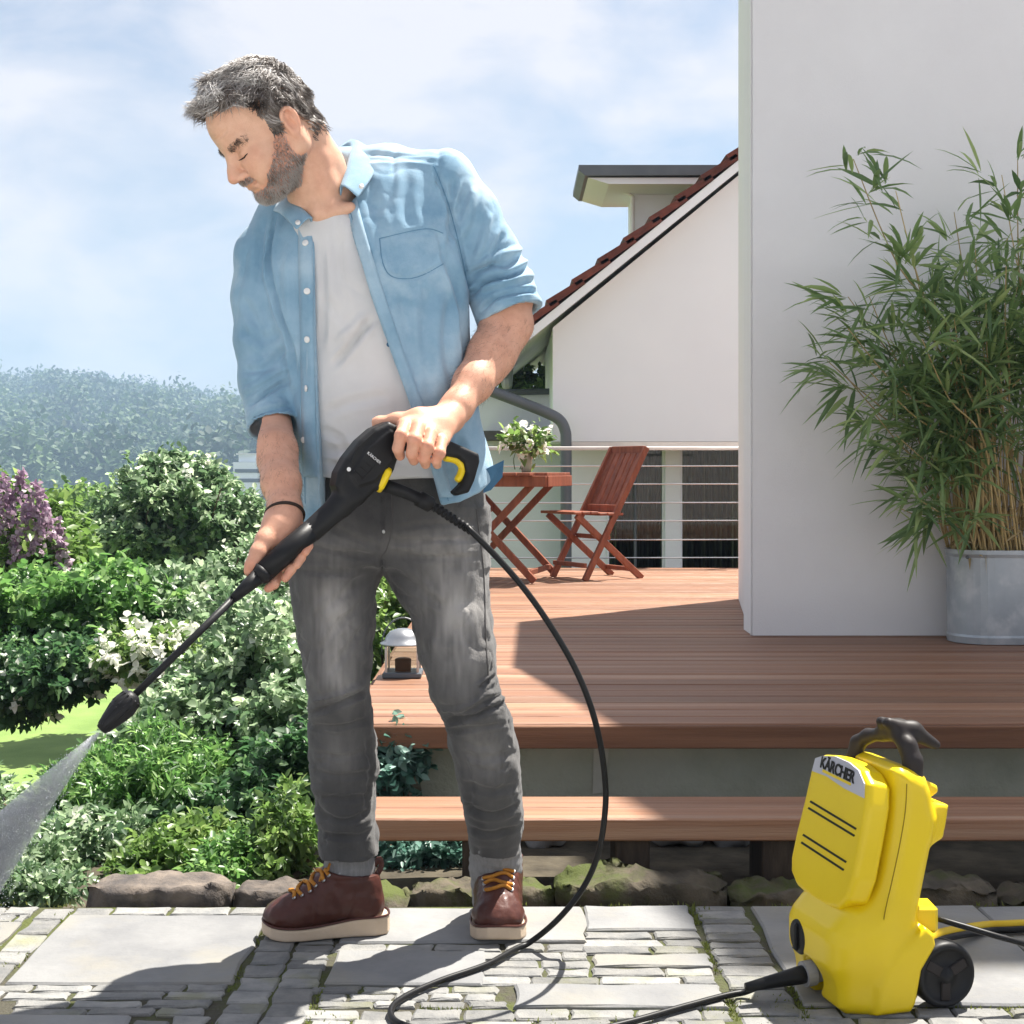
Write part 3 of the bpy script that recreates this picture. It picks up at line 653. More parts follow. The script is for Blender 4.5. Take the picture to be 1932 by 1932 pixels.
# ================================================================== garden furniture
M['teak'] = pmat('red_brown_teak', (.30, .10, .055), (.19, .06, .035), scale=5, stretch=(6, 6, 1), rough=.55, bump=.2, bscale=40, vary=.15, detail=8)
M['zinc'] = pmat('galvanised_zinc', (.46, .50, .53), (.34, .38, .42), scale=5, rough=.5, metallic=.45, bump=.06, bscale=30, detail=9, col3=(.55, .58, .60), c3scale=9, rough2=.35)
def loc_frame(c, ang):
    """local (forward, side, up) -> world, forward at ang from +X"""
    f = np.array((math.cos(ang), math.sin(ang), 0)); s = np.array((-math.sin(ang), math.cos(ang), 0)); c = np.asarray(c, float)
    return lambda a, b, z: c + f * a + s * b + np.array((0, 0, z))
def chair(c, ang, label):
    T = loc_frame(c, ang); t = thing('folding_chair', label, 'chair', tuple(c), 'wooden folding chairs at the table')
    def B(n, a, b, w=.028, h=.04): v, f = bar(T(*a), T(*b), w, h); mobj(n, v, f, M['teak'], t)
    for s in (-.205, .205):
        B('back_leg', (-.36, s, .88), (.13, s * .98, .0), .026, .042)       # tall rail running down to the front foot
        B('cross_leg', (.18, s * .87, .43), (-.34, s * .87, .0), .026, .042)
    for z in (.02,): B('stretcher', (.12, -.20, .10), (.12, .20, .10), .02, .03)
    B('stretcher', (-.29, -.17, .06), (-.29, .17, .06), .02, .03); B('stretcher', (-.065, -.20, .28), (-.065, .20, .28), .02, .03)
    B('top_rail', (-.352, -.19, .86), (-.352, .19, .86), .022, .06)
    B('lower_rail', (-.15, -.19, .47), (-.15, .19, .47), .022, .05)
    for k in range(6): y = -.158 + k * .0632; B('back_slat', (-.338, y, .84), (-.158, y, .48), .050, .012)
    for k in range(6): x = -.14 + k * .066; v, f = bar(T(x, -.215, .435 + .01 * (k > 2)), T(x, .215, .435 + .01 * (k > 2)), .056, .018); mobj('seat_slat', v, f, M['teak'], t)
    return t
cc = P(1128, 1085, 9.75); chair((cc[0] - .10, 9.55, DZ), math.atan2(-.50, -.87), 'reddish wooden folding chair right of the table with its slatted back to the railing')
chair((-.38, 9.65, DZ), math.atan2(-.12, .99), 'reddish wooden folding chair left of the table, half hidden behind the man')
def table(c, ang):
    T = loc_frame(c, ang); t = thing('folding_table', 'reddish wooden folding table with crossed legs on the deck', 'table', tuple(c))
    for k in range(9):
        a = -.36 + k * .09; e = .46 if abs(a) < .3 else .36
        v, f = bar(T(a, -e, .70), T(a, e, .70), .083, .02); mobj('top_slat', v, f, M['teak'], t)
    for s in (-.38, .38): v, f = bar(T(-.40, s, .655), T(.40, s, .655), .024, .07); mobj('apron', v, f, M['teak'], t)
    for s in (-.40, .40): v, f = bar(T(s, -.37, .655), T(s, .37, .655), .024, .07); mobj('apron', v, f, M['teak'], t)
    for s in (-.32, .32):
        v, f = bar(T(-.31, s, .66), T(.31, s, 0.015), .026, .045); mobj('leg', v, f, M['teak'], t)
        v, f = bar(T(.31, s * .90, .66), T(-.31, s * .90, .015), .026, .045); mobj('leg', v, f, M['teak'], t)
    for x in (-.27, .27): v, f = bar(T(x, -.30, .07), T(x, .30, .07), .022, .035); mobj('stretcher', v, f, M['teak'], t)
    return T
table((-.08, 9.45, DZ), math.radians(-14))
# vase with leaves and blossoms on the table
vc = np.array((P(993, 890, 9.4)[0], 9.4, DZ + .711))
vase = thing('flower_vase', 'small glass vase of pale green and white flowers on the table', 'vase', tuple(vc))
v, f = lathe([(.03, 0), (.036, .03), (.034, .09), (.028, .13), (.031, .14)], vc, 16); mobj('vase', v, f, pmat('vase_glass', (.42, .43, .34), rough=.15), vase, smooth=True)

# ================================================================== foliage tools
def leaf_mesh(pts, dirs, nrm, L, W, fold=.25, droop=0.0, seg=1):
    """one folded leaf per point; quads base-right-tip-left"""
    n = len(pts); d = dirs / (np.linalg.norm(dirs, axis=1)[:, None] + 1e-9); s = np.cross(d, nrm); s /= np.linalg.norm(s, axis=1)[:, None] + 1e-9; u = np.cross(s, d)
    L = np.broadcast_to(L, (n,))[:, None]; W = np.broadcast_to(W, (n,))[:, None]
    b = pts; tip = pts + d * L - np.array((0, 0, 1.)) * (droop * L)
    z = np.array((0, 0, 1.)); m = pts + d * L * .26 - z * (droop * L * .08); k = pts + d * L * .66 - z * (droop * L * .45)
    r1 = m + s * W * .46 + u * W * fold * .46; l1 = m - s * W * .46 + u * W * fold * .46; r2 = k + s * W * .40 + u * W * fold * .40; l2 = k - s * W * .40 + u * W * fold * .40
    v = np.stack((b, r1, r2, tip, l2, l1), 1).reshape(-1, 3); i = np.arange(n)[:, None] * 6
    f = np.concatenate((i + np.array((0, 1, 2, 3)), i + np.array((0, 3, 4, 5))))
    return v, f
def rand_dirs(n): a = rng.normal(size=(n, 3)); return a / np.linalg.norm(a, axis=1)[:, None]
def foliage(name, blobs_, n, L, W, mat, parent=None, shell=.55, tintsd=.22, up=.35, lump=.28, clump=14):
    """leaves in clumps (sprigs) spread through ellipsoids"""
    vol = np.array([b[1][0] * b[1][1] * b[1][2] for b in blobs_]) ** .7; pr = vol / vol.sum()
    nc = max(4, n // clump); which = rng.choice(len(blobs_), nc, p=pr); C = np.array([b[0] for b in blobs_])[which]; R = np.array([b[1] for b in blobs_])[which]
    dirs = rand_dirs(nc); rr = (shell + (1 - shell) * rng.random(nc)) ; 
    ph = rng.uniform(0, 6, 3); lm = 1 + lump * np.sin(dirs[:, 0] * 5 + ph[0] + which) * np.sin(dirs[:, 2] * 6 + ph[1] + which * 2) + lump * .5 * np.sin(dirs[:, 1] * 11 + ph[2])
    cc_ = C + dirs * R * (rr * lm)[:, None]
    cd = dirs * .8 + rand_dirs(nc) * .6 + np.array((0, 0, up)); cd /= np.linalg.norm(cd, axis=1)[:, None]
    k = np.repeat(np.arange(nc), clump); m = len(k)
    t = rng.random(m); sp = L * 1.8
    pts = cc_[k] + cd[k] * ((t - .3) * sp * 1.4)[:, None] + rand_dirs(m) * (sp * .35 * rng.random(m))[:, None]
    ld = cd[k] * .6 + rand_dirs(m) * .9; nr = rand_dirs(m) * .8 + np.array((0, 0, .9)) + dirs[k] * .3
    sz = np.clip(np.exp(rng.normal(size=m) * .32), .45, 1.6)
    v, f = leaf_mesh(pts, ld, nr, L * sz, W * sz, .3, .15)
    me = raw_mesh(name, v, f); tint = np.clip(.45 + tintsd * rng.normal(size=nc)[k] + tintsd * .7 * rng.normal(size=m), 0, 1); set_attr(me, 'tint', np.repeat(tint, 6))
    return link(name, me, mat, parent)
def leaf_mat(name, dark, mid, light, rough=.40, tr=.45): return pmat(name, mid, attr='tint', attr_cols=[(0, dark), (1, light), (.5, mid)], rough=rough, translucent=tr, spec=.6)
M['leaf_a'] = leaf_mat('leaf_mid_green', (.049, .119, .031), (.105, .224, .056), (.280, .420, .140))
M['leaf_b'] = leaf_mat('leaf_grey_green', (.062, .119, .056), (.154, .237, .119), (.532, .616, .420), rough=.36)
M['leaf_c'] = leaf_mat('leaf_fresh_green', (.07, .135, .03), (.135, .225, .055), (.27, .36, .12))
M['leaf_d'] = leaf_mat('leaf_dark_green', (.031, .077, .031), (.062, .140, .053), (.154, .253, .098))
M['leaf_blue'] = leaf_mat('leaf_blue_green', (.043, .105, .084), (.084, .182, .140), (.307, .448, .393))
M['blossom'] = leaf_mat('white_blossom', (.55, .58, .45), (.75, .75, .68), (.85, .84, .80), rough=.6, tr=.3)
M['lilac'] = leaf_mat('lilac_blossom', (.24, .13, .22), (.38, .26, .35), (.52, .42, .48), rough=.7, tr=.25)
M['bark'] = pmat('bark', (.10, .07, .045), (.16, .12, .08), scale=20, stretch=(1, 1, .2), rough=.9, bump=.5, bscale=50)
def stems(root, tops, r0, parent, name='stem', mat=None):
    parts = []
    for tp in tops:
        a = np.asarray(root, float) + rng.normal(size=3) * np.array((.04, .04, 0)); b = np.asarray(tp, float); mid = (a + b) / 2 + rng.normal(size=3) * .08 * np.linalg.norm(b - a) * np.array((1, 1, .3))
        parts.append(tube(cat([a, mid, b], 7), np.linspace(r0, r0 * .25, 7), 5))
    v, f = join(parts); return mobj(name, v, f, mat or M['bark'], parent)
def shrub(name, label, blobs_px, n, L, W, mat, group='garden shrubs left of the deck', flowers=None, catname='shrub', up=.35, lump=.28, stem=True, shell=.5):
    """blobs_px: (x, y, depth, rx px, ry px, depth radius)"""
    bl = []
    for x, y, D, rx, ry, rd in blobs_px: bl.append((P(x, y, D), np.array((rx / FPX * D, rd, ry / FPX * D))))
    x, y, D = bl[0][0]; gz = float(ground_z(x, y if False else bl[0][0][1]))
    root = (bl[0][0][0], bl[0][0][1], gz)
    t = thing(name, label, catname, root, group)
    foliage('crown', bl, int(n * 1.75), L * .70, W * .74, mat, t, up=up, lump=lump, shell=shell)
    if flowers: foliage('blossoms', [(c, r * 1.04) for c, r in bl], flowers[0], flowers[1], flowers[1] * .8, flowers[2], t, shell=.9, clump=flowers[3] if len(flowers) > 3 else 8, up=.6)
    if stem: stems(root, [c + rng.normal(size=3) * r * .45 for c, r in bl for _ in range(3)], .018, t, 'trunk')
    return t
shrub('round_shrub', 'dense round dark green shrub against the hillside, left of the man', [(330, 985, 11, 150, 112, .55), (400, 1010, 11, 95, 95, .5), (260, 1040, 11, 100, 80, .5), (330, 900, 11, 70, 40, .3)], 20000, .075, .042, M['leaf_b'], flowers=(260, .04, M['blossom']), lump=.16)
shrub('lilac_bush', 'lilac bush with purple flower clusters at the left edge', [(25, 1010, 8, 100, 95, .45), (75, 1075, 7.8, 75, 70, .4)], 7000, .075, .045, M['leaf_c'], lump=.3, stem=False)
shrub('pale_tree', 'pale misty green tree beyond the lilac bush', [(150, 1010, 45, 85, 80, 2.5), (215, 975, 47, 50, 50, 2)], 9000, .30, .18, M['leaf_c'], catname='tree', group='garden trees')
shrub('hedge_bush', 'broad pale green bush filling the left edge below the lilac', [(60, 1160, 7, 130, 75, .5), (180, 1150, 7, 120, 70, .5), (-40, 1210, 6.8, 90, 100, .4)], 15000, .06, .036, M['leaf_a'], flowers=(260, .03, M['blossom']), stem=False)
shrub('hedge_bush', 'grey green bush with white flowers below the round dark shrub', [(330, 1165, 7.4, 130, 80, .45), (455, 1120, 7.8, 75, 80, .45), (430, 1190, 7.2, 100, 70, .45)], 15000, .058, .034, M['leaf_b'], flowers=(420, .032, M['blossom']))
shrub('white_flower_bush', 'low mound of white blossom behind the spray lance', [(290, 1235, 6.2, 85, 42, .3), (350, 1265, 6.1, 50, 40, .25)], 3500, .045, .03, M['leaf_c'], flowers=(1500, .030, M['blossom'], 10))
shrub('hedge_bush', 'dark leafy bush at the left edge just above the lawn', [(20, 1285, 6.4, 110, 70, .4), (130, 1265, 6.3, 85, 50, .35)], 11000, .048, .03, M['leaf_d'], flowers=(160, .03, M['blossom']), stem=False)
shrub('rose_bush', 'tall bush with small pale leaves right behind the grey jeans', [(500, 1250, 5.4, 95, 110, .4), (430, 1360, 5.2, 130, 100, .4), (545, 1390, 5.0, 70, 120, .35), (320, 1400, 5.0, 80, 70, .3)], 24000, .045, .028, M['leaf_b'], flowers=(420, .026, M['blossom']))
shrub('fern_shrub', 'feathery green shrub below the nozzle of the lance', [(330, 1490, 4.6, 110, 85, .3), (210, 1500, 4.7, 90, 65, .3)], 12000, .05, .014, M['leaf_a'], lump=.35)
shrub('dark_shrub', 'dark shrub in the shade beside the left trouser leg', [(530, 1500, 4.5, 80, 100, .25), (440, 1560, 4.4, 110, 75, .3)], 11000, .042, .026, M['leaf_d'])
shrub('leafy_plant', 'bright yellow green leafy plant beside the left boot', [(545, 1580, 3.85, 45, 75, .12), (510, 1630, 3.8, 40, 55, .12)], 2600, .038, .016, M['leaf_c'], catname='plant', lump=.4, group='low border plants')
shrub('leafy_plant', 'fresh green low plant behind the dark edging stone', [(300, 1640, 3.85, 70, 50, .15), (360, 1600, 4.0, 60, 45, .15)], 3600, .036, .02, M['leaf_c'], catname='plant', group='low border plants')
shrub('border_plant', 'grey green low plants under the water spray at lower left', [(60, 1640, 3.9, 110, 70, .2), (170, 1600, 4.1, 90, 60, .2), (-30, 1560, 4.2, 70, 70, .2)], 9000, .036, .018, M['leaf_b'], flowers=(90, .02, M['blossom']), catname='plant', group='low border plants')
shrub('border_plant', 'low green plant between the dark shrub and the edging stone', [(440, 1640, 3.8, 70, 45, .15)], 3200, .034, .018, M['leaf_a'], catname='plant', group='low border plants')
shrub('blue_leaf_plant', 'blue green leafy plant under the deck between the trouser legs', [(745, 1435, 4.1, 45, 55, .08), (700, 1460, 4.1, 50, 50, .1)], 1500, .04, .022, M['leaf_blue'], catname='plant', group='plants beside the steps')
shrub('blue_leaf_plant', 'dark blue green plant under the step between the boots', [(760, 1615, 3.9, 60, 40, .08), (840, 1605, 3.9, 45, 38, .08)], 2200, .036, .016, M['leaf_blue'], catname='plant', group='plants beside the steps')
shrub('deck_side_bush', 'green bush with white flowers beyond the deck, seen between the legs', [(730, 1150, 7.4, 90, 90, .3), (640, 1180, 7, 90, 110, .3)], 5000, .055, .032, M['leaf_c'], flowers=(160, .035, M['blossom']))
shrub('roof_vine', 'green foliage strip under the eaves of the white house', [(1000, 726, 15, 60, 14, .2)], 900, .11, .06, M['leaf_c'], catname='plant', stem=False, group='plants at the house')
shrub('border_plant', 'low grey green plants spilling over the paving at the lower left corner', [(50, 1680, 3.42, 95, 28, .06), (-40, 1670, 3.45, 60, 40, .1)], 2600, .03, .014, M['leaf_b'], flowers=(60, .016, M['blossom']), catname='plant', group='low border plants', stem=False)
# leaves and flowers of the vase
vb = [(vc + np.array((0, 0, .20)), np.array((.11, .09, .06))), (vc + np.array((.05, 0, .165)), np.array((.06, .06, .045)))]
foliage('bouquet_leaves', vb, 330, .06, .028, M['leaf_c'], vase, clump=6); foliage('bouquet_flowers', vb, 160, .045, .04, M['blossom'], vase, clump=8, shell=.8)
stems(vc + np.array((0, 0, .02)), [vc + np.array((a, b, .16)) for a, b in ((-.06, 0), (.05, .02), (0, -.03), (.08, 0))], .004, vase, 'stem', M['leaf_a'])
# lilac panicles: each cluster a part of the bush
lil = [o for o in COL.objects if o.name == 'lilac_bush'][0]
for i, (x, y, h) in enumerate([(8, 935, 50), (32, 925, 48), (58, 945, 46), (76, 958, 44), (20, 965, 40), (95, 985, 40), (112, 1010, 40), (45, 985, 40), (5, 1000, 42), (70, 1015, 38), (122, 1045, 36), (35, 1040, 36), (100, 1065, 36), (15, 1065, 36)]):
    D = 7.45 + rng.uniform(-.05, .2); c = P(x, y, D); r = h / FPX * D
    n = 90; t = rng.random(n); a = rng.uniform(0, 6.28, n); w = r * .38 * (1 - t * .85)
    pts = c + np.stack((np.cos(a) * w + .25 * r * t * math.sin(i), np.sin(a) * w, (t - .5) * r * 1.5), 1)
    v, f = leaf_mesh(pts, rand_dirs(n), rand_dirs(n), .03, .028, .3); me = raw_mesh('lilac_flower_cluster', v, f); set_attr(me, 'tint', np.repeat(np.clip(.5 + .3 * rng.normal(size=n), 0, 1), 6)); link('lilac_flower_cluster', me, M['lilac'], lil)

# ================================================================== far wooded hill and far house
M['far_leaf'] = leaf_mat('far_wood_leaf', (.022, .048, .018), (.045, .09, .03), (.10, .16, .055), rough=.7, tr=.2)
def forest():
    V_, T_, F_ = [], [], []
    for i in range(900):
        az = rng.uniform(-.40, -.02); r = 2.5 * (150 + 330 * rng.random() ** .8)
        x, y = r * math.sin(az), r * math.cos(az); z = float(ground_z(x, y)); s = 2.5 * rng.uniform(3.4, 7.0); hgt = s * rng.uniform(1.3, 1.9); base = rng.normal() * .26
        n = 220; d = rand_dirs(n); d[:, 2] = np.abs(d[:, 2]) * 1.0 - .25 * rng.random(n); lm = 1 + .25 * np.sin(d[:, 0] * 6 + i) * np.sin(d[:, 2] * 7 + i * 2) + .12 * np.sin(d[:, 1] * 13 + i)
        pts = np.array((x, y, z + hgt * .45)) + d * np.array((s * .62, s * .62, hgt * .55)) * (lm * (.72 + .3 * rng.random(n)))[:, None]
        v, f = leaf_mesh(pts, rand_dirs(n) + d * .4, rand_dirs(n) * .6 + d + np.array((0, 0, .6)), 2.5 * rng.uniform(.6, 1.3, n), 2.5 * rng.uniform(.5, 1.0, n), .2)
        V_.append(v); F_.append(f + 6 * n * i); T_.append(np.repeat(np.clip(.45 + base + .16 * rng.normal(size=n), 0, 1), 6))
    v = np.concatenate(V_); me = raw_mesh('far_wood', v, np.concatenate(F_)); set_attr(me, 'tint', np.concatenate(T_))
    return link('far_wood', me, M['far_leaf'])
tag(forest(), 'hazy wooded hillside behind the garden', 'wood', kind='stuff')
fh = thing('far_house', 'tiny white house on the far hillside left of the forearm', 'house', tuple(P(462, 885, 250)))
fD = 250
def fbox(n, x0, x1, y0, y1, d0, d1, mat):
    a = P(x0, y0, fD); b = P(x1, y1, fD); v, f = box(((a[0] + b[0]) / 2, fD + (d0 + d1) / 2, (a[2] + b[2]) / 2), (abs(b[0] - a[0]), d1 - d0, abs(a[2] - b[2]))); return mobj(n, v, f, mat, fh)
fbox('wall', 440, 500, 872, 935, 0, 12, M['white']); fbox('upper_wall', 448, 490, 858, 871.5, 1, 5, M['white']); fbox('window_band', 443, 500, 885, 892, -.1, .3, M['zinc_dark']); fbox('window_band', 443, 500, 903, 910, -.1, .3, M['zinc_dark'])
fbox('roof', 444, 494, 855, 858, .5, 5.5, M['soffit'])

# ================================================================== zinc planter with bamboo
pl_l = P(1795, 1218, 5.98)[0]; pc = np.array((pl_l + .31, 6.02, DZ))
def rrect(w, d, r, n=5):
    out = []
    for cx, cy, a0 in ((w / 2 - r, d / 2 - r, 0), (-w / 2 + r, d / 2 - r, 90), (-w / 2 + r, -d / 2 + r, 180), (w / 2 - r, -d / 2 + r, 270)):
        for k in range(n): a = math.radians(a0 + 90 * k / (n - 1)); out.append((cx + r * math.cos(a), cy + r * math.sin(a)))
    return np.array(out)
planter = thing('zinc_planter', 'galvanised zinc planter on the deck against the rendered wall', 'planter', tuple(pc))
rr_ = [(1.0, .003), (1.012, .03), (1.0, .04), (1.01, .36), (1.035, .375), (1.035, .392), (.985, .392), (.97, .33)]
base = rrect(.62, .30, .148, 9); v = np.concatenate([np.c_[base * s + pc[:2], np.full(len(base), pc[2] + z)] for s, z in rr_]); n = len(base)
f = [(i * n + k, i * n + (k + 1) % n, (i + 1) * n + (k + 1) % n, (i + 1) * n + k) for i in range(len(rr_) - 1) for k in range(n)] + [tuple(range(n))[::-1]]
mobj('tub', v, f, M['zinc'], planter, smooth=False)
v = np.c_[base * .96 + pc[:2], np.full(n, pc[2] + .345)]; mobj('soil_surface', v, [tuple(range(n))], M['soil'], planter)
v, f = lathe([(.006, 0), (.008, .004), (.004, .008)], (pl_l + .03, pc[1] - .152, pc[2] + .365), 10, (0, -1, 0)); mobj('rivet', v, f, M['zinc_dark'], planter)
bam = thing('bamboo_plant', 'tall leafy bamboo growing in the zinc planter', 'plant', tuple(pc + np.array((0, 0, .34))))
M['culm'] = pmat('bamboo_culm', (.55, .41, .20), (.42, .32, .14), scale=12, stretch=(2, 2, .4), rough=.5, vary=.25)
M['bleaf'] = leaf_mat('bamboo_leaf', (.08, .145, .055), (.18, .28, .10), (.42, .50, .20), rough=.45, tr=.3)
M['sheath'] = leaf_mat('dry_bamboo_leaf', (.25, .17, .07), (.42, .31, .15), (.55, .44, .24), rough=.7, tr=.3)
LV = []   # (point, dir, normal, length, width, tint)
def long_leaf(p, d, nrm, L, W, droop):
    """slender blade, 4 segments, folded"""
    d = d / np.linalg.norm(d); s = np.cross(d, nrm); s /= np.linalg.norm(s) + 1e-9; u = np.cross(s, d); v = []
    for t, w in ((0, .12), (.18, .8), (.45, 1.0), (.75, .62), (1, .0)):
        c = p + d * L * t - np.array((0, 0, 1)) * droop * L * t * t
        v += [c - s * W * w * .5 + u * W * w * .18, c, c + s * W * w * .5 + u * W * w * .18]
    f = [(3 * i + j, 3 * i + j + 1, 3 * i + j + 4, 3 * i + j + 3) for i in range(4) for j in (0, 1)]
    return v, f
culm_specs = []
tips_px = [(1610, 300), (1580, 690), (1600, 560), (1730, 940), (1740, 880), (1690, 360), (1800, 400), (1890, 330), (1920, 300), (1640, 560), (1600, 620), (1560, 680), (1720, 480), (1760, 560), (1840, 470), (1900, 450), (1680, 640), (1640, 700), (1700, 720), (1960, 380), (1990, 470), (2030, 420), (1740, 640), (1800, 600), (1860, 560), (1920, 540), (1650, 780), (1690, 820), (1720, 900), (1700, 960), (1970, 560), (2040, 600), (2080, 520), (1780, 700), (1850, 680)]
for i, (x, y) in enumerate(tips_px):
    D = 5.82 + rng.uniform(-.22, .22)
    tip = P(x, y, D); base_ = np.array((pc[0] + rng.uniform(-.27, .27), pc[1] + rng.uniform(-.10, .10), pc[2] + .33))
    if x < 1800: base_[0] = pl_l + rng.uniform(.04, .25)
    hgt = tip[2] - base_[2]; mid = base_ + np.array(((tip[0] - base_[0]) * .22, (tip[1] - base_[1]) * .4, hgt * .55))
    pts = cat([base_, mid, base_ * .35 + tip * .65 + np.array((0, 0, .10 * hgt)), tip], 16); culm_specs.append(pts)
    v, f = tube(pts, np.linspace(.0055, .0018, 16), 6); mobj('culm', v, f, M['culm'], bam, smooth=True)
    # nodes with leaf fans
    for t in np.linspace(.42 if y > 600 else .50, 1.0, 10 if y < 600 else 7):
        k = min(15, t * 15); a = pts[int(k)]; ax = pts[min(15, int(k) + 1)] - pts[max(0, int(k) - 1)]; ax /= np.linalg.norm(ax)
        out = np.array((a[0] - pc[0] - .02, (a[1] - pc[1]) - .25, 0)); out += rng.normal(size=3) * .35; out[2] = rng.uniform(-.25, .35); out /= np.linalg.norm(out)
        if rng.random() < .25: out[0] = abs(out[0])
        nl = rng.integers(4, 8)
        br = a + out * rng.uniform(.02, .13)
        for j in range(nl):
            d = out * rng.uniform(.5, 1.1) + ax * rng.uniform(-.1, .7) + rng.normal(size=3) * .45
            LV.append((br + rng.normal(size=3) * .012, d, rng.normal(size=3) * .4 + np.array((0, -.3, 1)), rng.uniform(.14, .25), rng.uniform(.014, .024), np.clip(.45 + .22 * rng.normal(), 0, 1), rng.uniform(.05, .4)))
for _ in range(150):     # thin extra stems at the base
    b = np.array((pc[0] + rng.uniform(-.28, .28), pc[1] + rng.uniform(-.12, .12), pc[2] + .33)); t = b + np.array((rng.normal() * .09 + (b[0] - pc[0]) * .3, rng.normal() * .05 - .03, rng.uniform(.35, .95)))
    v, f = tube(cat([b, (b + t) / 2 + rng.normal(size=3) * .015, t], 5), np.linspace(.0045, .002, 5), 5); mobj('culm', v, f, M['culm'], bam)
# leaf blades: keep clear of the wall; the ones that show largest are parts of their own
LV = [l for l in LV if l[0][1] < 6.12]
for l in LV: l[1][1] = min(l[1][1], .25) if l[0][1] > 6.0 else l[1][1]
key = [-(l[3] * l[4]) / l[0][1] ** 2 - (2e-4 if px_of(l[0])[0] < 1760 else 0) for l in LV]
order = np.argsort(key); big = [i for i in order if px_of(LV[i][0])[0] < 1932][:300]; bigset = set(big)
for i in big:
    p, d, nr, L_, W_, ti, dr = LV[i]; v, f = long_leaf(p, d, nr, L_, W_, dr); me = raw_mesh('bamboo_leaf', v, f); set_attr(me, 'tint', np.full(len(v), ti)); link('bamboo_leaf', me, M['bleaf'], bam)
parts, tt = [], []
for i, (p, d, nr, L_, W_, ti, dr) in enumerate(LV):
    if i in bigset: continue
    parts.append(long_leaf(p, d, nr, L_, W_, dr)); tt += [ti] * 15
# dense inner foliage
bl = [(P(1830, 760, 5.95), (.33, .13, .34)), (P(1900, 640, 5.95), (.30, .14, .30)), (P(1780, 780, 5.95), (.20, .10, .20))]
for c, r in bl:
    for _ in range(230):
        d0 = rand_dirs(1)[0]; p = c + d0 * np.array(r) * rng.random() ** .4; p[1] = min(p[1], 6.12); d = d0 * .6 + rng.normal(size=3) * .6; d[1] = min(d[1], .2)
        parts.append(long_leaf(p, d, rng.normal(size=3) * .5 + np.array((0, -.3, 1)), rng.uniform(.11, .21), rng.uniform(.012, .020), rng.uniform(.05, .4))); tt += [float(np.clip(.33 + .2 * rng.normal(), 0, 1))] * 15
v, f = join(parts); me = raw_mesh('inner_leaves', v, f); set_attr(me, 'tint', tt); o = link('inner_leaves', me, M['bleaf'], bam); tag(o, kind='stuff')
parts, tt = [], []
for _ in range(330):
    p = np.array((pc[0] + rng.uniform(-.30, .30), pc[1] + rng.uniform(-.14, .10), pc[2] + .36 + abs(rng.normal()) * .17))
    parts.append(long_leaf(p, np.array((rng.normal() * .5, rng.normal() * .4 - .1, rng.normal() * .8 + .2)), rng.normal(size=3), rng.uniform(.06, .13), rng.uniform(.007, .013), rng.uniform(0, .5))); tt += [float(rng.random())] * 15
v, f = join(parts); me = raw_mesh('dry_leaves', v, f); set_attr(me, 'tint', tt); o = link('dry_leaves', me, M['sheath'], bam); tag(o, kind='stuff')

# ================================================================== lantern on the deck
lc = G(757, 1282, DZ); lc = np.array((lc[0], 5.0, DZ))
lan = thing('garden_lantern', 'small metal lantern with domed lid standing on the deck between the legs', 'lantern', tuple(lc))
M['lant'] = pmat('lantern_metal', (.45, .46, .47), (.36, .37, .38), scale=8, rough=.3, metallic=.8)
v, f = box(lc + np.array((0, 0, .010)), (.135, .135, .02), .004); mobj('base', v, f, M['zinc_dark'], lan)
for sx in (-1, 1):
    for sy in (-1, 1): v, f = box(lc + np.array((sx * .055, sy * .055, .065)), (.008, .008, .09)); mobj('corner_post', v, f, M['lant'], lan)
for sx, sy, wx, wy in ((0, -.055, .1, .002), (0, .055, .1, .002), (-.055, 0, .002, .1), (.055, 0, .002, .1)):
    v, f = box(lc + np.array((sx, sy, .063)), (wx, wy, .084)); mobj('pane', v, f, M['glass'], lan)
v, f = lathe([(.028, .021), (.029, .06), (.02, .064)], lc, 16); mobj('candle', v, f, pmat('candle_wax', (.16, .07, .045), rough=.5), lan, smooth=True)
v, f = lathe([(.082, .112), (.08, .118), (.066, .124), (.060, .14), (.045, .158), (.022, .166), (.006, .168)], lc, 24); mobj('lid', v, f, M['lant'], lan, smooth=True)
a = np.linspace(-.2, math.pi + .2, 20); v, f = tube(np.stack((lc[0] + .075 * np.cos(a), np.full(20, lc[1]), lc[2] + .105 + .10 * np.sin(a)), 1), .0028, 6); mobj('carrying_handle', v, f, M['zinc_dark'], lan)
# ================================================================== pressure washer
M['yellow'] = pmat('yellow_plastic', (.82, .60, .004), (.76, .545, .004), scale=3, rough=.34, bump=.02, bscale=300, spec=.45)
M['black'] = pmat('black_plastic', (.010, .010, .011), (.018, .018, .019), scale=8, rough=.45, bump=.05, bscale=250)
M['rubber'] = pmat('black_rubber', (.007, .007, .008), (.012, .012, .012), scale=8, rough=.42)
M['greyplastic'] = pmat('dark_brown_plastic', (.03, .025, .024), (.022, .018, .017), scale=8, rough=.5)
M['badge'] = pmat('silver_badge', (.50, .50, .55), (.44, .44, .49), scale=6, rough=.35)
M['print_black'] = pmat('black_print', (.015, .015, .015), rough=.5)
M['print_white'] = pmat('white_print', (.75, .75, .75), rough=.5)
WO = G(1635, 1919); th = math.radians(75)
Wd = np.array((math.cos(th), -math.sin(th), 0)); Bd = np.array((math.sin(th), math.cos(th), 0)); Zd = np.array((0, 0, 1.))
def side(pts, off=0.0):
    out = []
    for x, y in pts: p = ray_plane(*z4(x, y), WO + Wd * off, Wd); q = p - WO; out.append((q @ Bd, q[2]))
    return np.array(out)
def WP(b, w, z): return WO + Bd * b + Wd * w + Zd * z
ww = .215
washer = thing('pressure_washer', 'yellow pressure washer with black handle and wheels standing on the paving', 'pressure washer', tuple(WO + Bd * .08 - Wd * .1))
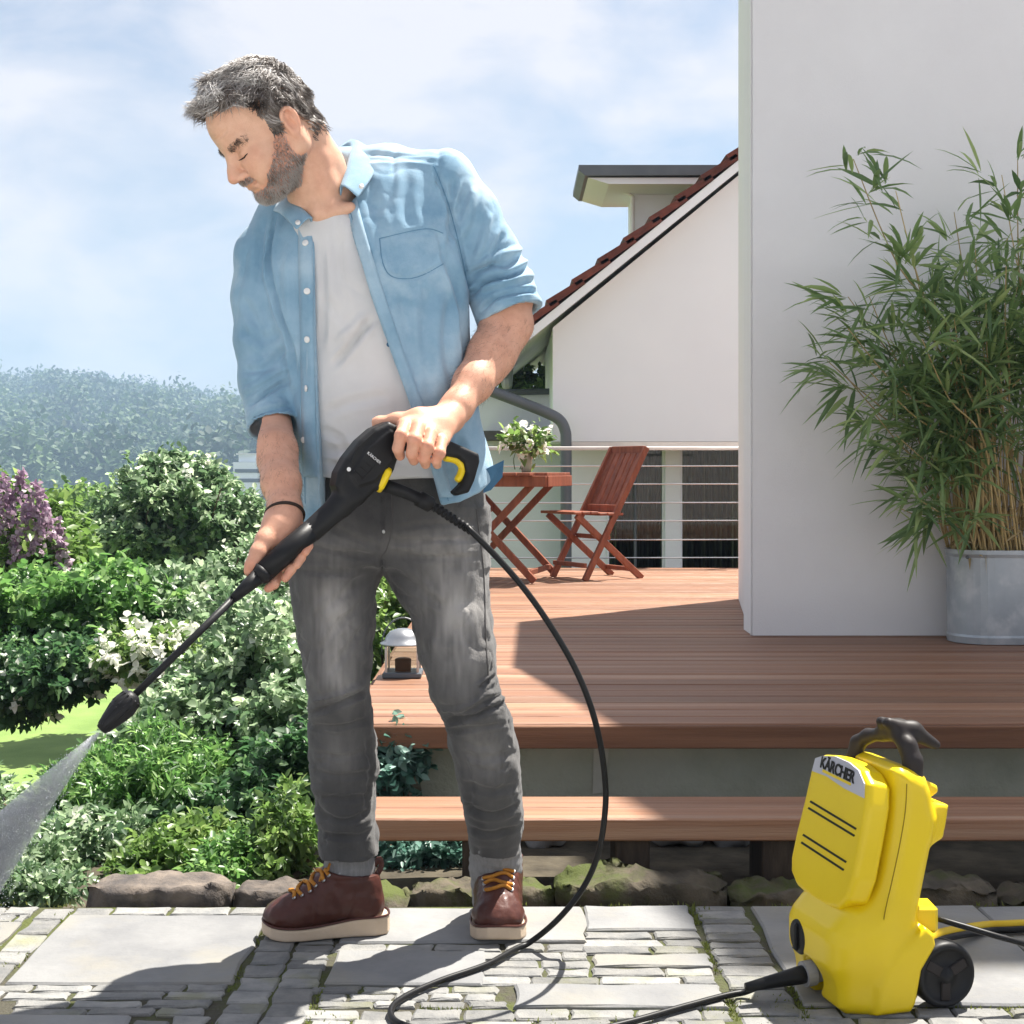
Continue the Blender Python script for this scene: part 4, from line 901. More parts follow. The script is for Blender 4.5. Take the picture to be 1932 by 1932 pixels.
prof = side([(800, 405), (850, 380), (930, 395), (1005, 440), (1035, 520), (1050, 600), (1075, 700), (1060, 800), (1030, 900), (1000, 1050), (970, 1200), (955, 1310), (950, 1400), (905, 1600), (880, 1800), (850, 1855), (700, 1875), (610, 1890), (585, 1860), (625, 1700), (610, 1540), (640, 1380), (690, 1200), (735, 1000), (775, 750), (798, 560)])
print('WASHER prof', prof.round(3).tolist())
lo = WO + Bd * (-.25) - np.array((.25, .25, .05)); hi = WO + Bd * .35 + np.array((.2, .45, .75))
SEAMS = []
fld = Field(WO + np.array((-.22, -.08, -.02)), WO + np.array((.36, .42, .66)), .0034)
e1, e2, nn = Bd, Zd, np.cross(Bd, Zd)            # nn = Bd x Zd
sg = 1.0 if nn @ Wd > 0 else -1.0
def ext(poly, w0, w1, r, k=0, op='add'): fld.slab(poly, WO, e1, e2, min(sg * w0, sg * w1), max(sg * w0, sg * w1), r, k, op)
ext(prof, -.004, -ww + .004, .034)
# base skirt reaching forward, split by the arch for the hose outlet
skirt = np.array([(-.045, .012), (-.05, .13), (-.02, .165), (.03, .16), (.10, .13), (.10, .0), (-.03, .0)]); ext(skirt, -.006, -ww + .006, .022, .03)
# nose below the front panel
nose = np.array([(-.048, .09), (-.046, .150), (-.01, .185), (.04, .18), (.04, .09)]); ext(nose, -.012, -ww + .012, .034, .06)
# wheel cover bulge
cover = side([(715, 1575), (790, 1480), (950, 1335), (1000, 1375), (1012, 1450), (925, 1600), (890, 1800), (860, 1855), (640, 1882), (655, 1700)]); ext(cover, .012, -.03, .012, .010)
for pl_ in ([(845, 470), (835, 640), (800, 850), (755, 1060), (712, 1250), (690, 1420)],):
    q_ = cat([ray_plane(*z4(x, y), WO + Wd * (.0008 if pl_[0][0] < 900 else .004), Wd) for x, y in pl_], 24); v, f = tube(q_, .0011, 6); SEAMS.append((v, f))
# cable hook at the back
hook = side([(1030, 560), (1060, 610), (1165, 622), (1150, 730), (1130, 830), (1040, 890)]); ext(hook, -.03, -ww + .03, .010, .012)
hook2 = side([(1030, 470), (1130, 520), (1135, 560), (1050, 620)]); ext(hook2, -.05, -.12, .008, .006)
# arch cut for the hose outlet, handle groove
fld.cone(WP(-.10, -.115, .045), WP(.02, -.115, .045), .032, .032, .008, 'sub'); fld.cone(WP(-.10, -.115, .0), WP(.02, -.115, .0), .026, .026, .006, 'sub')
v, f = fld.mesh(); housing = mobj('housing', v, f, M['yellow'], washer, smooth=True)
for v, f in SEAMS: mobj('seam', v, f, pmat('seam_shadow_gap', (.25, .17, .005), rough=.6) if 'seam_shadow_gap' not in bpy.data.materials else bpy.data.materials['seam_shadow_gap'], housing)
# raised front panel: polygon in the leaning front plane
a0 = WP(*np.r_[side([(640, 1380)])[0][0], 0, side([(640, 1380)])[0][1]]); a1 = WP(*np.r_[side([(800, 500)])[0][0], 0, side([(800, 500)])[0][1]])
Td = (a1 - a0) / np.linalg.norm(a1 - a0); Nf = np.cross(Wd, Td); Nf = Nf if Nf @ Bd < 0 else -Nf
PO = a0 + Nf * .050
def pan(pts, off=0.0):
    out = []
    for x, y in pts: p = ray_plane(*z4(x, y), PO + Nf * off, Nf) - PO; out.append((p @ Wd, p @ Td))
    return np.array(out)
ppoly = pan([(275, 310), (330, 288), (410, 292), (500, 330), (570, 385), (612, 470), (608, 600), (570, 820), (525, 1050), (480, 1180), (420, 1240), (345, 1232), (250, 1170), (165, 1090), (132, 1010), (132, 920), (165, 760), (215, 560), (255, 380)])
print('PANEL', ppoly.round(3).tolist())
nP = np.cross(Wd, Td); s2 = 1.0 if nP @ Nf > 0 else -1.0
pf = Field(PO - .34 * np.ones(3) + np.array((0, 0, .12)), PO + .34 * np.ones(3) + np.array((0, .1, .20)), .0036)
pf.slab(ppoly, PO, Wd, Td, min(-s2 * .050, 0), max(-s2 * .050, 0), .012)
v, f = pf.mesh(); panel = mobj('front_panel', v, f, M['yellow'], washer, smooth=True)
def onpan(poly, t0, t1): # flat pieces on the panel
    q = [PO + Wd * a + Td * b for a, b in poly]; n = len(q); v = [p + Nf * t0 for p in q] + [p + Nf * t1 for p in q]
    fr = [(i, (i + 1) % n, (i + 1) % n + n, i + n) for i in range(n)] + [tuple(range(n))[::-1], tuple(range(n, 2 * n))]; return v, fr
v, f = onpan(pan([(272, 392), (292, 315), (340, 300), (410, 303), (495, 340), (555, 390), (590, 470), (588, 558), (470, 500), (360, 425)]), -.006, .0018); mobj('badge', v, f, M['badge'], panel)
for a, b in (((262, 572), (540, 740)), ((250, 612), (530, 782)), ((218, 775), (480, 942)), ((208, 822), (465, 990))):
    d = np.array(b) - np.array(a); nrm = np.array((d[1], -d[0])) / np.linalg.norm(d) * -12
    v, f = onpan(pan([a, b, tuple(np.array(b) + nrm), tuple(np.array(a) + nrm)]), -.004, .0012); mobj('air_slot', v, f, M['print_black'], panel)
v, f = onpan(pan([(340, 382), (510, 466), (508, 482), (336, 398)]), -.004, .0026); mobj('stripe', v, f, M['yellow'], panel)
def text(name, body, p, ex, ey, size, mat, parent, thick=.0006, squeeze=1.0, bold=.0):
    cu = bpy.data.curves.new(name, 'FONT'); cu.body = body; cu.size = size; cu.extrude = thick; cu.align_x = 'CENTER'; cu.align_y = 'CENTER'; cu.offset = bold
    o = bpy.data.objects.new(name, cu); COL.objects.link(o); dg = bpy.context.evaluated_depsgraph_get(); me = bpy.data.meshes.new_from_object(o.evaluated_get(dg)); bpy.data.objects.remove(o); me.name = name
    ez = np.cross(ex, ey); mt = Matrix(((ex[0] * squeeze, ey[0], ez[0], p[0]), (ex[1] * squeeze, ey[1], ez[1], p[1]), (ex[2] * squeeze, ey[2], ez[2], p[2]), (0, 0, 0, 1))); me.transform(mt)
    me.materials.clear(); me.materials.append(mat); return link(name, me, None, parent)
q0, q1 = pan([(340, 345)])[0], pan([(520, 432)])[0]; qc = (q0 + q1) / 2; dirv = q1 - q0; tl_ = np.linalg.norm(dirv); ex = (Wd * dirv[0] + Td * dirv[1]) / tl_; ey = np.cross(Nf, ex); ey /= np.linalg.norm(ey)
text('lettering', 'KÄRCHER', PO + Wd * qc[0] + Td * qc[1] + Nf * .0030, ex, ey, tl_ * .255, M['print_black'], panel, bold=.0008)
# switch knob on a round seat
kc = z4(212, 1395); kp = ray_plane(*kc, WP(-.052, 0, 0), Bd)
v, f = lathe([(.046, .03), (.046, .006), (.040, .0)], kp + Bd * .0, 28, Bd); mobj('switch_seat', v, f, M['yellow'], washer, smooth=True)
v, f = lathe([(.034, .02), (.034, -.008), (.031, -.012), (.0, -.013)], kp, 28, Bd); kn = mobj('switch_knob', v, f, M['black'], washer, smooth=True)
v, f = bar(kp - Bd * .015 - Zd * .026, kp - Bd * .015 + Zd * .026, .010, .014, up=tuple(Wd), bev=.003); mobj('grip_ridge', v, f, M['black'], kn)
# handle: two posts, cross loop, long grip blade
def sp(x, y, w): p = ray_plane(*z4(x, y), WO + Wd * w, Wd); return p
hf = Field(WO + np.array((-.25, -.15, .42)), WO + np.array((.40, .45, .78)), .0032)
hf.chain([sp(885, 440, -.035), sp(880, 330, -.04), sp(850, 240, -.05), sp(790, 160, -.07)], [.019, .017, .016, .014], .012)
hf.chain([sp(790, 170, -.07), sp(700, 165, -.12), sp(610, 178, -.16), sp(548, 220, -.18), sp(525, 300, -.18)], [.014, .013, .013, .014, .016], .01)
blade = [sp(x, y, -.07) for x, y in ((735, 100), (880, 150), (1020, 232))]
hf.chain(blade, [.010, .018, .009], .012); hf.chain([sp(735, 105, -.07) - Wd * .03, sp(880, 160, -.07) - Wd * .045, sp(1020, 232, -.07) - Wd * .03], [.008, .012, .008], .03)
v, f = hf.mesh(); mobj('handle', v, f, M['greyplastic'], washer, smooth=True)
# wheels
for wo in (-.012, -ww + .012):
    c = ray_plane(*z4(1062, 1612), WO + Wd * (-.012), Wd) + Wd * (wo + .012); c[2] = .0615
    s = Wd if wo > -.1 else -Wd
    v, f = lathe([(.040, -.026), (.056, -.024), (.0612, -.014), (.0612, .010), (.056, .018), (.050, .018), (.048, .012), (.016, .010), (.014, .016), (.0, .017)], c, 36, s); wh = mobj('wheel', v, f, M['black'], washer, smooth=True)
    wh.data.polygons.foreach_set('use_smooth', np.ones(len(wh.data.polygons), bool))
    for k in range(3):
        a = k * 2.094 + .5; d = Bd * math.cos(a) + Zd * math.sin(a)
        v, f = bar(c + s * .012 + d * .012, c + s * .012 + d * .047, .020, .006, up=tuple(s), bev=.002); mobj('spoke', v, f, M['greyplastic'], wh)
# rear bracket, outlet coupling
v, f = box(WP(side([(1010, 1320)])[0][0], -.05, side([(1010, 1320)])[0][1]), (.055, .06, .05), .006); mobj('rear_bracket', v, f, M['yellow'], washer)
oc = WP(-.03, -.115, .05); cdir = np.array((-.93, -.28, -.10)); cdir /= np.linalg.norm(cdir)
v, f = tube([oc - cdir * .03, oc + cdir * .015, oc + cdir * .02, oc + cdir * .04], [.020, .020, .024, .024], 18); mobj('outlet', v, f, pmat('grey_collar', (.30, .30, .31), rough=.4), washer, smooth=False)

# ================================================================== spray gun and lance
GP0 = P(700, 900, 2.74); gd = P(190, 1375, 2.5) - GP0; gh = np.array((gd[0], gd[1], 0)); gh /= -np.linalg.norm(gh)   # horizontal axis, pointing right
gn = np.cross(gh, Zd); gn = gn if gn[1] > 0 else -gn
def gp(x, y, off=0.0): return ray_plane(x, y, GP0 + gn * off, gn)
def gz(x, y, off=0.0): return gp(*z3(x, y), off)
gun = thing('spray_gun', 'black pressure washer spray gun with long lance held in both hands', 'spray gun', tuple(gp(700, 900)))
def g2(pts): return np.array([((gz(x, y) - GP0) @ gh, (gz(x, y) - GP0)[2]) for x, y in pts])
gf = Field(GP0 - np.array((.24, .12, .14)), GP0 + np.array((.24, .16, .16)), .0027)
sgn = 1.0 if np.cross(gh, Zd) @ gn > 0 else -1.0
def gslab(poly, c0, c1, r, k=0, op='add'): gf.slab(g2(poly), GP0, gh, Zd, min(sgn * c0, sgn * c1), max(sgn * c0, sgn * c1), r, k, op)
body = [(1060, 152), (1170, 207), (1150, 300), (1128, 385), (1100, 480), (1040, 600), (960, 640), (880, 715), (800, 740), (720, 650), (700, 590), (715, 500), (770, 400), (865, 280), (960, 198)]
gslab(body, -.026, .026, .012)
gslab([(900, 330), (1060, 210), (1120, 260), (1080, 420), (960, 560), (840, 600), (790, 520)], -.030, -.018, .004, .004)        # raised cover
gf.chain([gz(830, 660), gz(760, 720), gz(560, 900)], [.024, .0235, .0215], .01)
gslab([(1120, 200), (1300, 215), (1460, 270), (1570, 318), (1690, 372), (1698, 425), (1660, 560), (1622, 640), (1540, 662), (1515, 636), (1568, 585), (1600, 500), (1588, 440), (1545, 405), (1470, 392), (1380, 385), (1280, 365), (1110, 345)], -.015, .015, .009, .008)
v, f = gf.mesh(); mobj('gun_body', v, f, M['black'], gun, smooth=True)
for pl in ([(830, 425), (870, 330), (985, 225), (990, 240), (885, 345), (842, 440)], [(905, 545), (1020, 425), (1028, 438), (915, 552)]):
    q = [gz(x, y, -.0305) for x, y in pl]; n = len(q); v = q + [p - gn * .0009 for p in q]; mobj('groove', v, [tuple(range(n)), tuple(range(n, 2 * n))] + [(i, (i + 1) % n, (i + 1) % n + n, i + n) for i in range(n)], M['print_black'], gun)
for k in range(4):
    a = gz(850 + k * 38, 470 - k * 30 + 18, -.0302); b = gz(905 + k * 30, 530 - k * 34 + 4, -.0302); v, f = tube([a, b], .0012, 6); mobj('rib', v, f, M['black'], gun)
ta, tb = gz(948, 372, -.0308), gz(1022, 432, -.0308); tx_ = (tb - ta) / np.linalg.norm(tb - ta); ty_ = np.cross(-gn, tx_)
text('lettering', 'KÄRCHER', (ta + tb) / 2 - gn * .0006, tx_, ty_ / np.linalg.norm(ty_), np.linalg.norm(tb - ta) * .27, M['print_white'], gun)
v, f = lathe([(.004, 0), (.004, .0012), (0, .0014)], gz(812, 480, -.0285), 12, -gn); mobj('screw', v, f, M['print_white'], gun)
# grip tube, collar, cone, lance, nozzle
def gtube(name, pts, rs, sides=20, mat=None, cap=True): v, f = tube(pts, rs, sides, cap); o = mobj(name, v, f, mat or M['black'], gun, smooth=False); o.data.polygons.foreach_set('use_smooth', np.array([len(p.vertices) == 4 for p in o.data.polygons])); return o
gtube('grip_tube', [gz(600, 865), gz(420, 1010), gz(400, 1030), gz(225, 1190)], [.0213, .0205, .0215, .0200])
gtube('collar', [gz(232, 1180), gz(205, 1207), gz(180, 1222)], [.0212, .0190, .0150])
gtube('lance_socket', [gz(190, 1215), gz(110, 1285), gz(20, 1368)], [.0155, .0125, .0085])
tip = gp(252, 1313); st = gz(30, 1358)
gtube('lance_pipe', [st, st * .5 + tip * .5, tip], [.0072, .0066, .0066], 16)
ndir = (gp(190, 1378) - tip); nl = np.linalg.norm(ndir); ndir /= nl
noz = gtube('nozzle', [tip - ndir * .004, tip + ndir * .002, tip + ndir * nl * .22, tip + ndir * nl * .38, tip + ndir * nl * .75, tip + ndir * nl * .98, tip + ndir * nl], [.010, .017, .0225, .0225, .0165, .0105, .006], 24)
su = np.cross(ndir, gn); su /= np.linalg.norm(su)
for k in range(14):
    a = k * 2 * math.pi / 14; rd = math.cos(a) * su + math.sin(a) * np.cross(ndir, su)
    v, f = bar(tip + ndir * nl * .06 + rd * .0185, tip + ndir * nl * .36 + rd * .0222, .0035, .0035, up=tuple(rd), bev=.001); mobj('grip_rib', v, f, M['black'], noz)
    v, f = bar(tip + ndir * nl * .42 + rd * .0212, tip + ndir * nl * .92 + rd * .0115, .003, .003, up=tuple(rd), bev=.001); mobj('grip_rib', v, f, M['black'], noz)
# yellow trigger and safety catch
gtube('trigger', cat([gz(1470, 398), gz(1545, 415), gz(1588, 460), gz(1578, 520), gz(1550, 560)], 14), [.008] * 12 + [.007, .005], 12, M['yellow'])
gtube('safety_catch', [gz(1088, 478, -.022), gz(1080, 495, -.024), gz(1030, 595, -.020), gz(1018, 625, -.012)], [.006, .0085, .0085, .006], 12, M['yellow'])
gtube('catch_tip', [gz(1135, 345, -.012), gz(1120, 385, -.012)], [.006, .006], 10, M['yellow'])
gtube('hose_inlet', [gz(1060, 590), gz(1180, 632), gz(1290, 678), gz(1292, 679), gz(1372, 722), gz(1385, 728)], [.0135, .0125, .0115, .0158, .0158, .011], 18)
# hose
hpx = [(885, 998, 2.80), (938, 1052, 2.80), (990, 1112, 2.80), (1038, 1180, 2.80), (1082, 1255, 2.80), (1112, 1325, 2.80), (1131, 1395, 2.81), (1141, 1465, 2.83), (1142, 1525, 2.86), (1130, 1605, 2.92)]
hp = [gz(1385, 728), gz(1520, 815), gz(1660, 905)] + [P(*a) for a in hpx] + [P(1102, 1672, 2.96)]
for x, y in ((1052, 1735), (992, 1783), (918, 1820), (832, 1850), (765, 1880), (738, 1905), (752, 1930), (830, 1950), (950, 1962), (1080, 1952), (1190, 1928), (1300, 1897), (1400, 1873)): hp.append(G(x, y, .0085) if y > 1760 else P(x, y, 2.95))
hp.append(oc + cdir * .115); hp.append(oc + cdir * .04)
hp = cat(hp, 260); 
hp[:, 2] = np.maximum(hp[:, 2], .0085)
hose = thing('high_pressure_hose', 'thin black hose looping from the spray gun to the yellow machine', 'hose', (0, 2.7, 0))
v, f = tube(hp, .0062, 12); mobj('hose_line', v, f, M['rubber'], hose, smooth=True)
sl_ = cat([gz(1385, 728), gz(1450, 768), gz(1520, 815), gz(1590, 860), gz(1660, 905)], 40); v, f = tube(sl_, np.where(np.arange(40) % 4 < 2, .0098, .0078), 12); mobj('bend_sleeve', v, f, M['rubber'], hose)
v, f = tube([oc + cdir * .035, oc + cdir * .05, oc + cdir * .10, oc + cdir * .16], [.017, .017, .013, .0085], 14); mobj('hose_coupling', v, f, M['rubber'], hose, smooth=True)
# power cable and supply hose leaving to the right
cb = cat([sp(985, 1275, -.06), sp(1080, 1305, -.03), sp(1250, 1355, .0), sp(1400, 1400, .02), sp(1560, 1445, .03), sp(1760, 1520, .03) , sp(1950, 1640, .03)], 40)
o = thing('power_cable', 'black power cable running right from the yellow machine', 'cable', tuple(cb[0])); v, f = tube(cb, .0058, 10); mobj('cable_line', v, f, M['rubber'], o, smooth=True)
yh = []
for x, y in ((1010, 1345), (1120, 1345), (1300, 1338), (1450, 1330), (1560, 1325), (1800, 1320), (2000, 1330)): p = G(*z4(x, y), .016); yh.append(p)
yh[0] = WP(side([(1010, 1330)])[0][0], -.06, .10); yh[1] = yh[1] * .6 + yh[0] * .4
yh = cat(yh, 30); o = thing('garden_hose', 'yellow garden hose lying behind the machine at the right edge', 'hose', tuple(yh[5])); v, f = tube(yh, .0105, 12); mobj('hose_line', v, f, pmat('yellow_hose', (.62, .42, .02), rough=.4), o, smooth=True)
v, f = tube(yh + np.array((0, -.02, -.004)), .0072, 10); v[:, 2] = np.maximum(v[:, 2], .002); mobj('black_stripe', v, f, M['rubber'], o, smooth=True)

# ================================================================== water spray
nz = gp(190, 1378); sdir = ndir
us = np.cross(sdir, (0, 1, 0)); us /= np.linalg.norm(us)      # fan spreads in the picture plane
us = us if us[2] > 0 else -us; vs_ = np.cross(sdir, us)
n = 16000; t = rng.random(n) ** .75 * .62; w = t * .30 * np.clip(rng.normal(size=n) * .38, -1, 1) + .0; d = t * .10 * np.clip(rng.normal(size=n) * .4, -1, 1)
pts = nz + sdir * t[:, None] + us * (w - .16 * t * t)[:, None] + vs_ * d[:, None]
rad = rng.uniform(.0003, .0008, n) * (1 + .6 * t)
oc8 = np.array([(1, 0, 0), (-1, 0, 0), (0, 1, 0), (0, -1, 0), (0, 0, 1), (0, 0, -1)], float); of = np.array([(0, 2, 4), (2, 1, 4), (1, 3, 4), (3, 0, 4), (2, 0, 5), (1, 2, 5), (3, 1, 5), (0, 3, 5)])
v = (pts[:, None] + oc8[None] * rad[:, None, None]).reshape(-1, 3); f = (np.arange(n)[:, None, None] * 6 + of[None]).reshape(-1, 3)
wm = bpy.data.materials.new('water_drop'); wm.use_nodes = True; b = wm.node_tree.nodes['Principled BSDF']; b.inputs['Base Color'].default_value = (.9, .93, .95, 1); b.inputs['Roughness'].default_value = .15; b.inputs['Transmission Weight'].default_value = .0
o = mobj('water_spray', v, f, wm); tag(o, 'fan of water droplets spraying from the nozzle to the left edge', 'water spray', kind='stuff')
# fine mist as a fan-shaped volume
tt = np.linspace(.006, .72, 14); v, f = [], []; m = 16
for i, t in enumerate(tt):
    c = nz + sdir * t - us * .16 * t * t
    for k in range(m): a = k * 2 * math.pi / m; v.append(c + us * math.cos(a) * (.003 + t * .165) + vs_ * math.sin(a) * (.003 + t * .055))
f = [(i * m + k, i * m + (k + 1) % m, (i + 1) * m + (k + 1) % m, (i + 1) * m + k) for i in range(13) for k in range(m)] + [tuple(range(m))[::-1], tuple(13 * m + k for k in range(m))]
mm = bpy.data.materials.new('water_mist'); mm.use_nodes = True; nt = mm.node_tree; nt.nodes.clear(); oo = nt.nodes.new('ShaderNodeOutputMaterial'); pv = nt.nodes.new('ShaderNodeVolumePrincipled')
pv.inputs['Color'].default_value = (.96, .97, 1, 1); pv.inputs['Density'].default_value = 100; nt.links.new(pv.outputs[0], oo.inputs['Volume'])
o = mobj('water_mist', v, f, mm); tag(o, 'fine white mist fanning out below the lance nozzle', 'water spray', kind='stuff')
# ================================================================== the man
M['skin'] = pmat('skin', (.70, .43, .30), (.62, .36, .245), scale=40, rough=.48, spec=.35, bump=.14, bscale=300, sss=.12, attr='flush', attr_cols=[(0, (1, 1, 1)), (1, (.34, .345, .35)), (.5, (1.0, .78, .74))], detail=8)
M['denim'] = pmat('light_blue_denim', (.165, .31, .435), (.29, .445, .565), scale=9, rough=.85, bump=.22, bscale=420, sheen=.25, col3=(.44, .575, .66), c3scale=5, c3lo=.5, c3hi=.72, detail=9)
M['denim_in'] = pmat('dark_blue_denim', (.05, .13, .23), (.07, .17, .28), scale=20, rough=.9, bump=.2, bscale=400)
M['tee'] = pmat('light_grey_jersey', (.63, .63, .63), (.58, .58, .58), scale=12, rough=.9, bump=.15, bscale=500)
M['jeans'] = pmat('washed_grey_denim', (.050, .049, .050), (.080, .078, .077), scale=14, stretch=(1, 1, .5), rough=.88, bump=.28, bscale=380, sheen=.2, attr='fade', attr_cols=[(1, (.36, .345, .33))], detail=9)
M['boot'] = pmat('brown_boot_leather', (.055, .020, .016), (.095, .032, .023), scale=9, rough=.38, bump=.15, bscale=120, rough2=.5, coat=.15)
M['sole'] = pmat('cream_sole', (.62, .50, .38), (.55, .43, .31), scale=12, rough=.75, bump=.15, bscale=120)
M['lace'] = pmat('amber_lace', (.50, .22, .035), (.38, .15, .02), scale=60, rough=.75, bump=.3, bscale=400)
M['sock'] = pmat('grey_sock', (.27, .27, .275), (.21, .21, .215), scale=40, stretch=(4, 4, .5), rough=.95, bump=.4, bscale=200)
M['hair'] = pmat('greying_hair', (.06, .05, .045), attr='tint', attr_cols=[(0, (.022, .017, .015)), (1, (.62, .60, .58)), (.55, (.17, .14, .12))], rough=.42, spec=.5)
M['beard'] = pmat('greying_beard', (.1, .08, .07), attr='tint', attr_cols=[(0, (.05, .036, .027)), (1, (.52, .49, .46)), (.5, (.17, .135, .11))], rough=.6)
man = thing('person', 'man in open light blue denim shirt, grey jeans and brown boots holding the spray gun', 'person', (P(745, 1770, 3.05)[0], 3.06, 0))

# ------------------------------------------------------------------ head (local frame: f forward, s his left, u up; metres before scale)
HK = 1.04; psi = math.radians(31); pit = math.radians(38.5)
f0 = np.array((-math.cos(psi), -math.sin(psi), 0)); up0 = np.array((0, 0, 1.))
hf_ = f0 * math.cos(pit) - up0 * math.sin(pit); hu_ = up0 * math.cos(pit) + f0 * math.sin(pit); hs_ = np.cross(hu_, hf_)
HR = np.stack((hf_, hs_, hu_), 1)                        # columns
HO = P(542, 237, 2.78) - hs_ * .078 * HK
def H2W(v): return HO + (np.asarray(v) * HK) @ HR.T
def W2H(p): return (np.asarray(p) - HO) @ HR / HK
hd = Field((-.14, -.13, -.30), (.15, .13, .16), .0022)
hd.ball((-.004, 0, .047), (.100, .077, .088), 0)                        # skull
hd.ball((.012, 0, .055), (.090, .066, .066), .02)                       # forehead fullness
hd.ball((.044, 0, -.018), (.054, .058, .072), .03)                      # face
for s in (-1, 1):
    hd.cone((-.008, s * .056, -.040), (.066, s * .020, -.083), .019, .018, .03)          # jaw
    hd.cone((-.012, s * .060, -.005), (-.008, s * .056, -.040), .019, .019, .02)
    hd.ball((.066, s * .040, -.018), (.026, .024, .022), .02)                            # cheek bone
    hd.ball((.070, s * .030, -.040), (.027, .022, .024), .02)
    hd.cone((.084, s * .012, .024), (.074, s * .046, .026), .0115, .009, .014)           # brow
    hd.ball((.104, s * .031, .006), (.0195, .0195, .0125), .008, 'sub')                    # socket
    hd.ball((.0785, s * .031, .003), (.0145, .0165, .0118), .003)                        # lid over the eyeball
    hd.cone((.0905, s * .020, -.0055), (.0835, s * .046, -.0035), .0028, .0022, .004)    # lower lid
    hd.cone((.099, s * .018, -.024), (.086, s * .034, -.048), .0030, .003, .006, 'sub')  # smile fold
    hd.ball((.1045, s * .0125, -.031), (.0115, .0082, .0078), .007)                      # nostril wing
hd.chain([(.092, 0, .020), (.099, 0, .004), (.110, 0, -.014), (.1185, 0, -.0255)], [.0105, .0090, .0098, .0112], .010)
for s in (-1, 1): hd.ball((.109, s * .0068, -.0375), (.0055, .0034, .003), .003, 'sub')
hd.ball((.094, 0, -.042), (.010, .020, .011), .012)                     # muzzle above the lip
hd.cone((.0975, -.016, -.0495), (.0975, .016, -.0495), .0050, .0050, .005); hd.cone((.0940, -.015, -.0580), (.0940, .015, -.0580), .0062, .0062, .006)
hd.cone((.1045, -.012, -.0537), (.1045, .012, -.0537), .0018, .0018, .003, 'sub')
for s in (-1, 1): hd.chain([(.1035, s * .010, -.0537), (.0965, s * .023, -.0515), (.0875, s * .034, -.0455)], [.0020, .0024, .0028], .004, 'sub')
hd.ball((.0795, 0, -.081), (.0205, .024, .0180), .014)                   # chin
hd.cone((.0985, -.010, -.0690), (.0985, .010, -.0690), .004, .004, .008, 'sub')
for k_ in range(3): hd.chain([(.1045, -.02, .052 + .010 * k_), (.108, .0, .050 + .010 * k_), (.103, .022, .052 + .010 * k_), (.094, .038, .056 + .010 * k_)], [.0050] * 4, .004, 'sub')
# ears
for s in (-1, 1):
    ry = -.30 * s
    hd.ball((-.010, s * .0785, .004), (.0160, .0065, .0265), .005); hd.ball((-.005, s * .0780, -.018), (.009, .0055, .010), .004)
    hd.ball((-.007, s * .0865, .003), (.0088, .0065, .0165), .003, 'sub')
    hd.chain(list(cat([(.004, s * .081, .011), (.001, s * .084, .022), (-.008, s * .086, .029), (-.018, s * .087, .025), (-.0235, s * .086, .010), (-.020, s * .084, -.006), (-.012, s * .081, -.018)], 19)), [.0034] * 19, .003)
    hd.cone((-.013, s * .083, .012), (-.018, s * .083, -.010), .0035, .003, .004)
# neck and upper chest
nk = [W2H(P(566, 255, 2.875)), W2H(P(596, 318, 2.93)), W2H(P(622, 400, 2.985)), W2H(P(640, 470, 2.99))]
hd.chain(nk, [.053, .053, .060, .075], .025)
hd.chain([W2H(P(572, 318, 2.885)), W2H(P(596, 372, 2.93)), W2H(P(606, 415, 2.945))], [.038, .046, .052], .03)
hd.chain([W2H(P(600, 300, 2.872)), W2H(P(612, 345, 2.886)), W2H(P(608, 398, 2.892))], [.010, .009, .008], .03)
hd.chain([W2H(P(600, 402, 2.885)), W2H(P(660, 392, 2.90))], [.012, .012], .02)
hv, hfc = hd.mesh()
flush = np.zeros(len(hv)); 
def gb(c, r): return np.exp(-(((hv - np.array(c)) / np.array(r)) ** 2).sum(1))
flush += .45 * gb((.120, 0, -.028), (.016, .016, .014)) + .30 * gb((.08, .045, -.015), (.03, .02, .02)) + .60 * gb((.100, 0, -.054), (.012, .019, .0085)) + .35 * gb((-.012, .083, .005), (.03, .012, .036)) + .2 * gb((-.035, .06, -.11), (.05, .05, .06))
# stubble ground under the beard
def beard_mask(v):
    fx, sx, ux = v[:, 0], np.abs(v[:, 1]), v[:, 2]
    line = np.where(fx < .012, .012 - 0.0 * fx, .012 - (fx - .012) * .98)         # cheek line falls towards the mouth
    jit = np.array([mnoise.noise(Vector((a[0] * 70, a[1] * 70, a[2] * 70))) for a in v]) * .009; line = line + jit; m = (ux < line) & (ux > -.108) & (sx < .070) & (fx > -.020 + .55 * np.maximum(0, -.035 - ux))
    mouth = (fx > .070) & (sx < .034) & (ux > -.070) & (ux < -.040)
    must = (fx > .082) & (sx < .030) & (ux < -.0365) & (ux > -.0470) & (fx < .108)
    return (m & ~mouth & ~((sx < .02) & (ux > -.045))) | must
bm = beard_mask(hv) & (hv[:, 2] > -.105)
flush = np.clip(np.where(bm, .60, flush), 0, 1)
flush = np.clip(flush + .10 * np.array([mnoise.noise(Vector((a[0] * 45, a[1] * 45, a[2] * 45))) for a in hv]), 0, 1)
for _ in range(8):      # soften the edge of the stubble
    acc = np.zeros(len(hv)); cnt = np.zeros(len(hv))
    for i in range(4): np.add.at(acc, hfc[:, i], flush[hfc].mean(1)); np.add.at(cnt, hfc[:, i], 1)
    flush = acc / np.maximum(cnt, 1)
eye_line = np.zeros(len(hv))
head_v = H2W(hv)

# ------------------------------------------------------------------ arms and hands
def tp(x, y, off=0.0): return gp(x, y, off)
def tz(x, y, off=0.0): return gz(x, y, off)
rf = Field(P(440, 1140, 2.60) - np.array((0, .06, 0)), P(610, 740, 2.75) + np.array((0, .32, .02)), .0024)
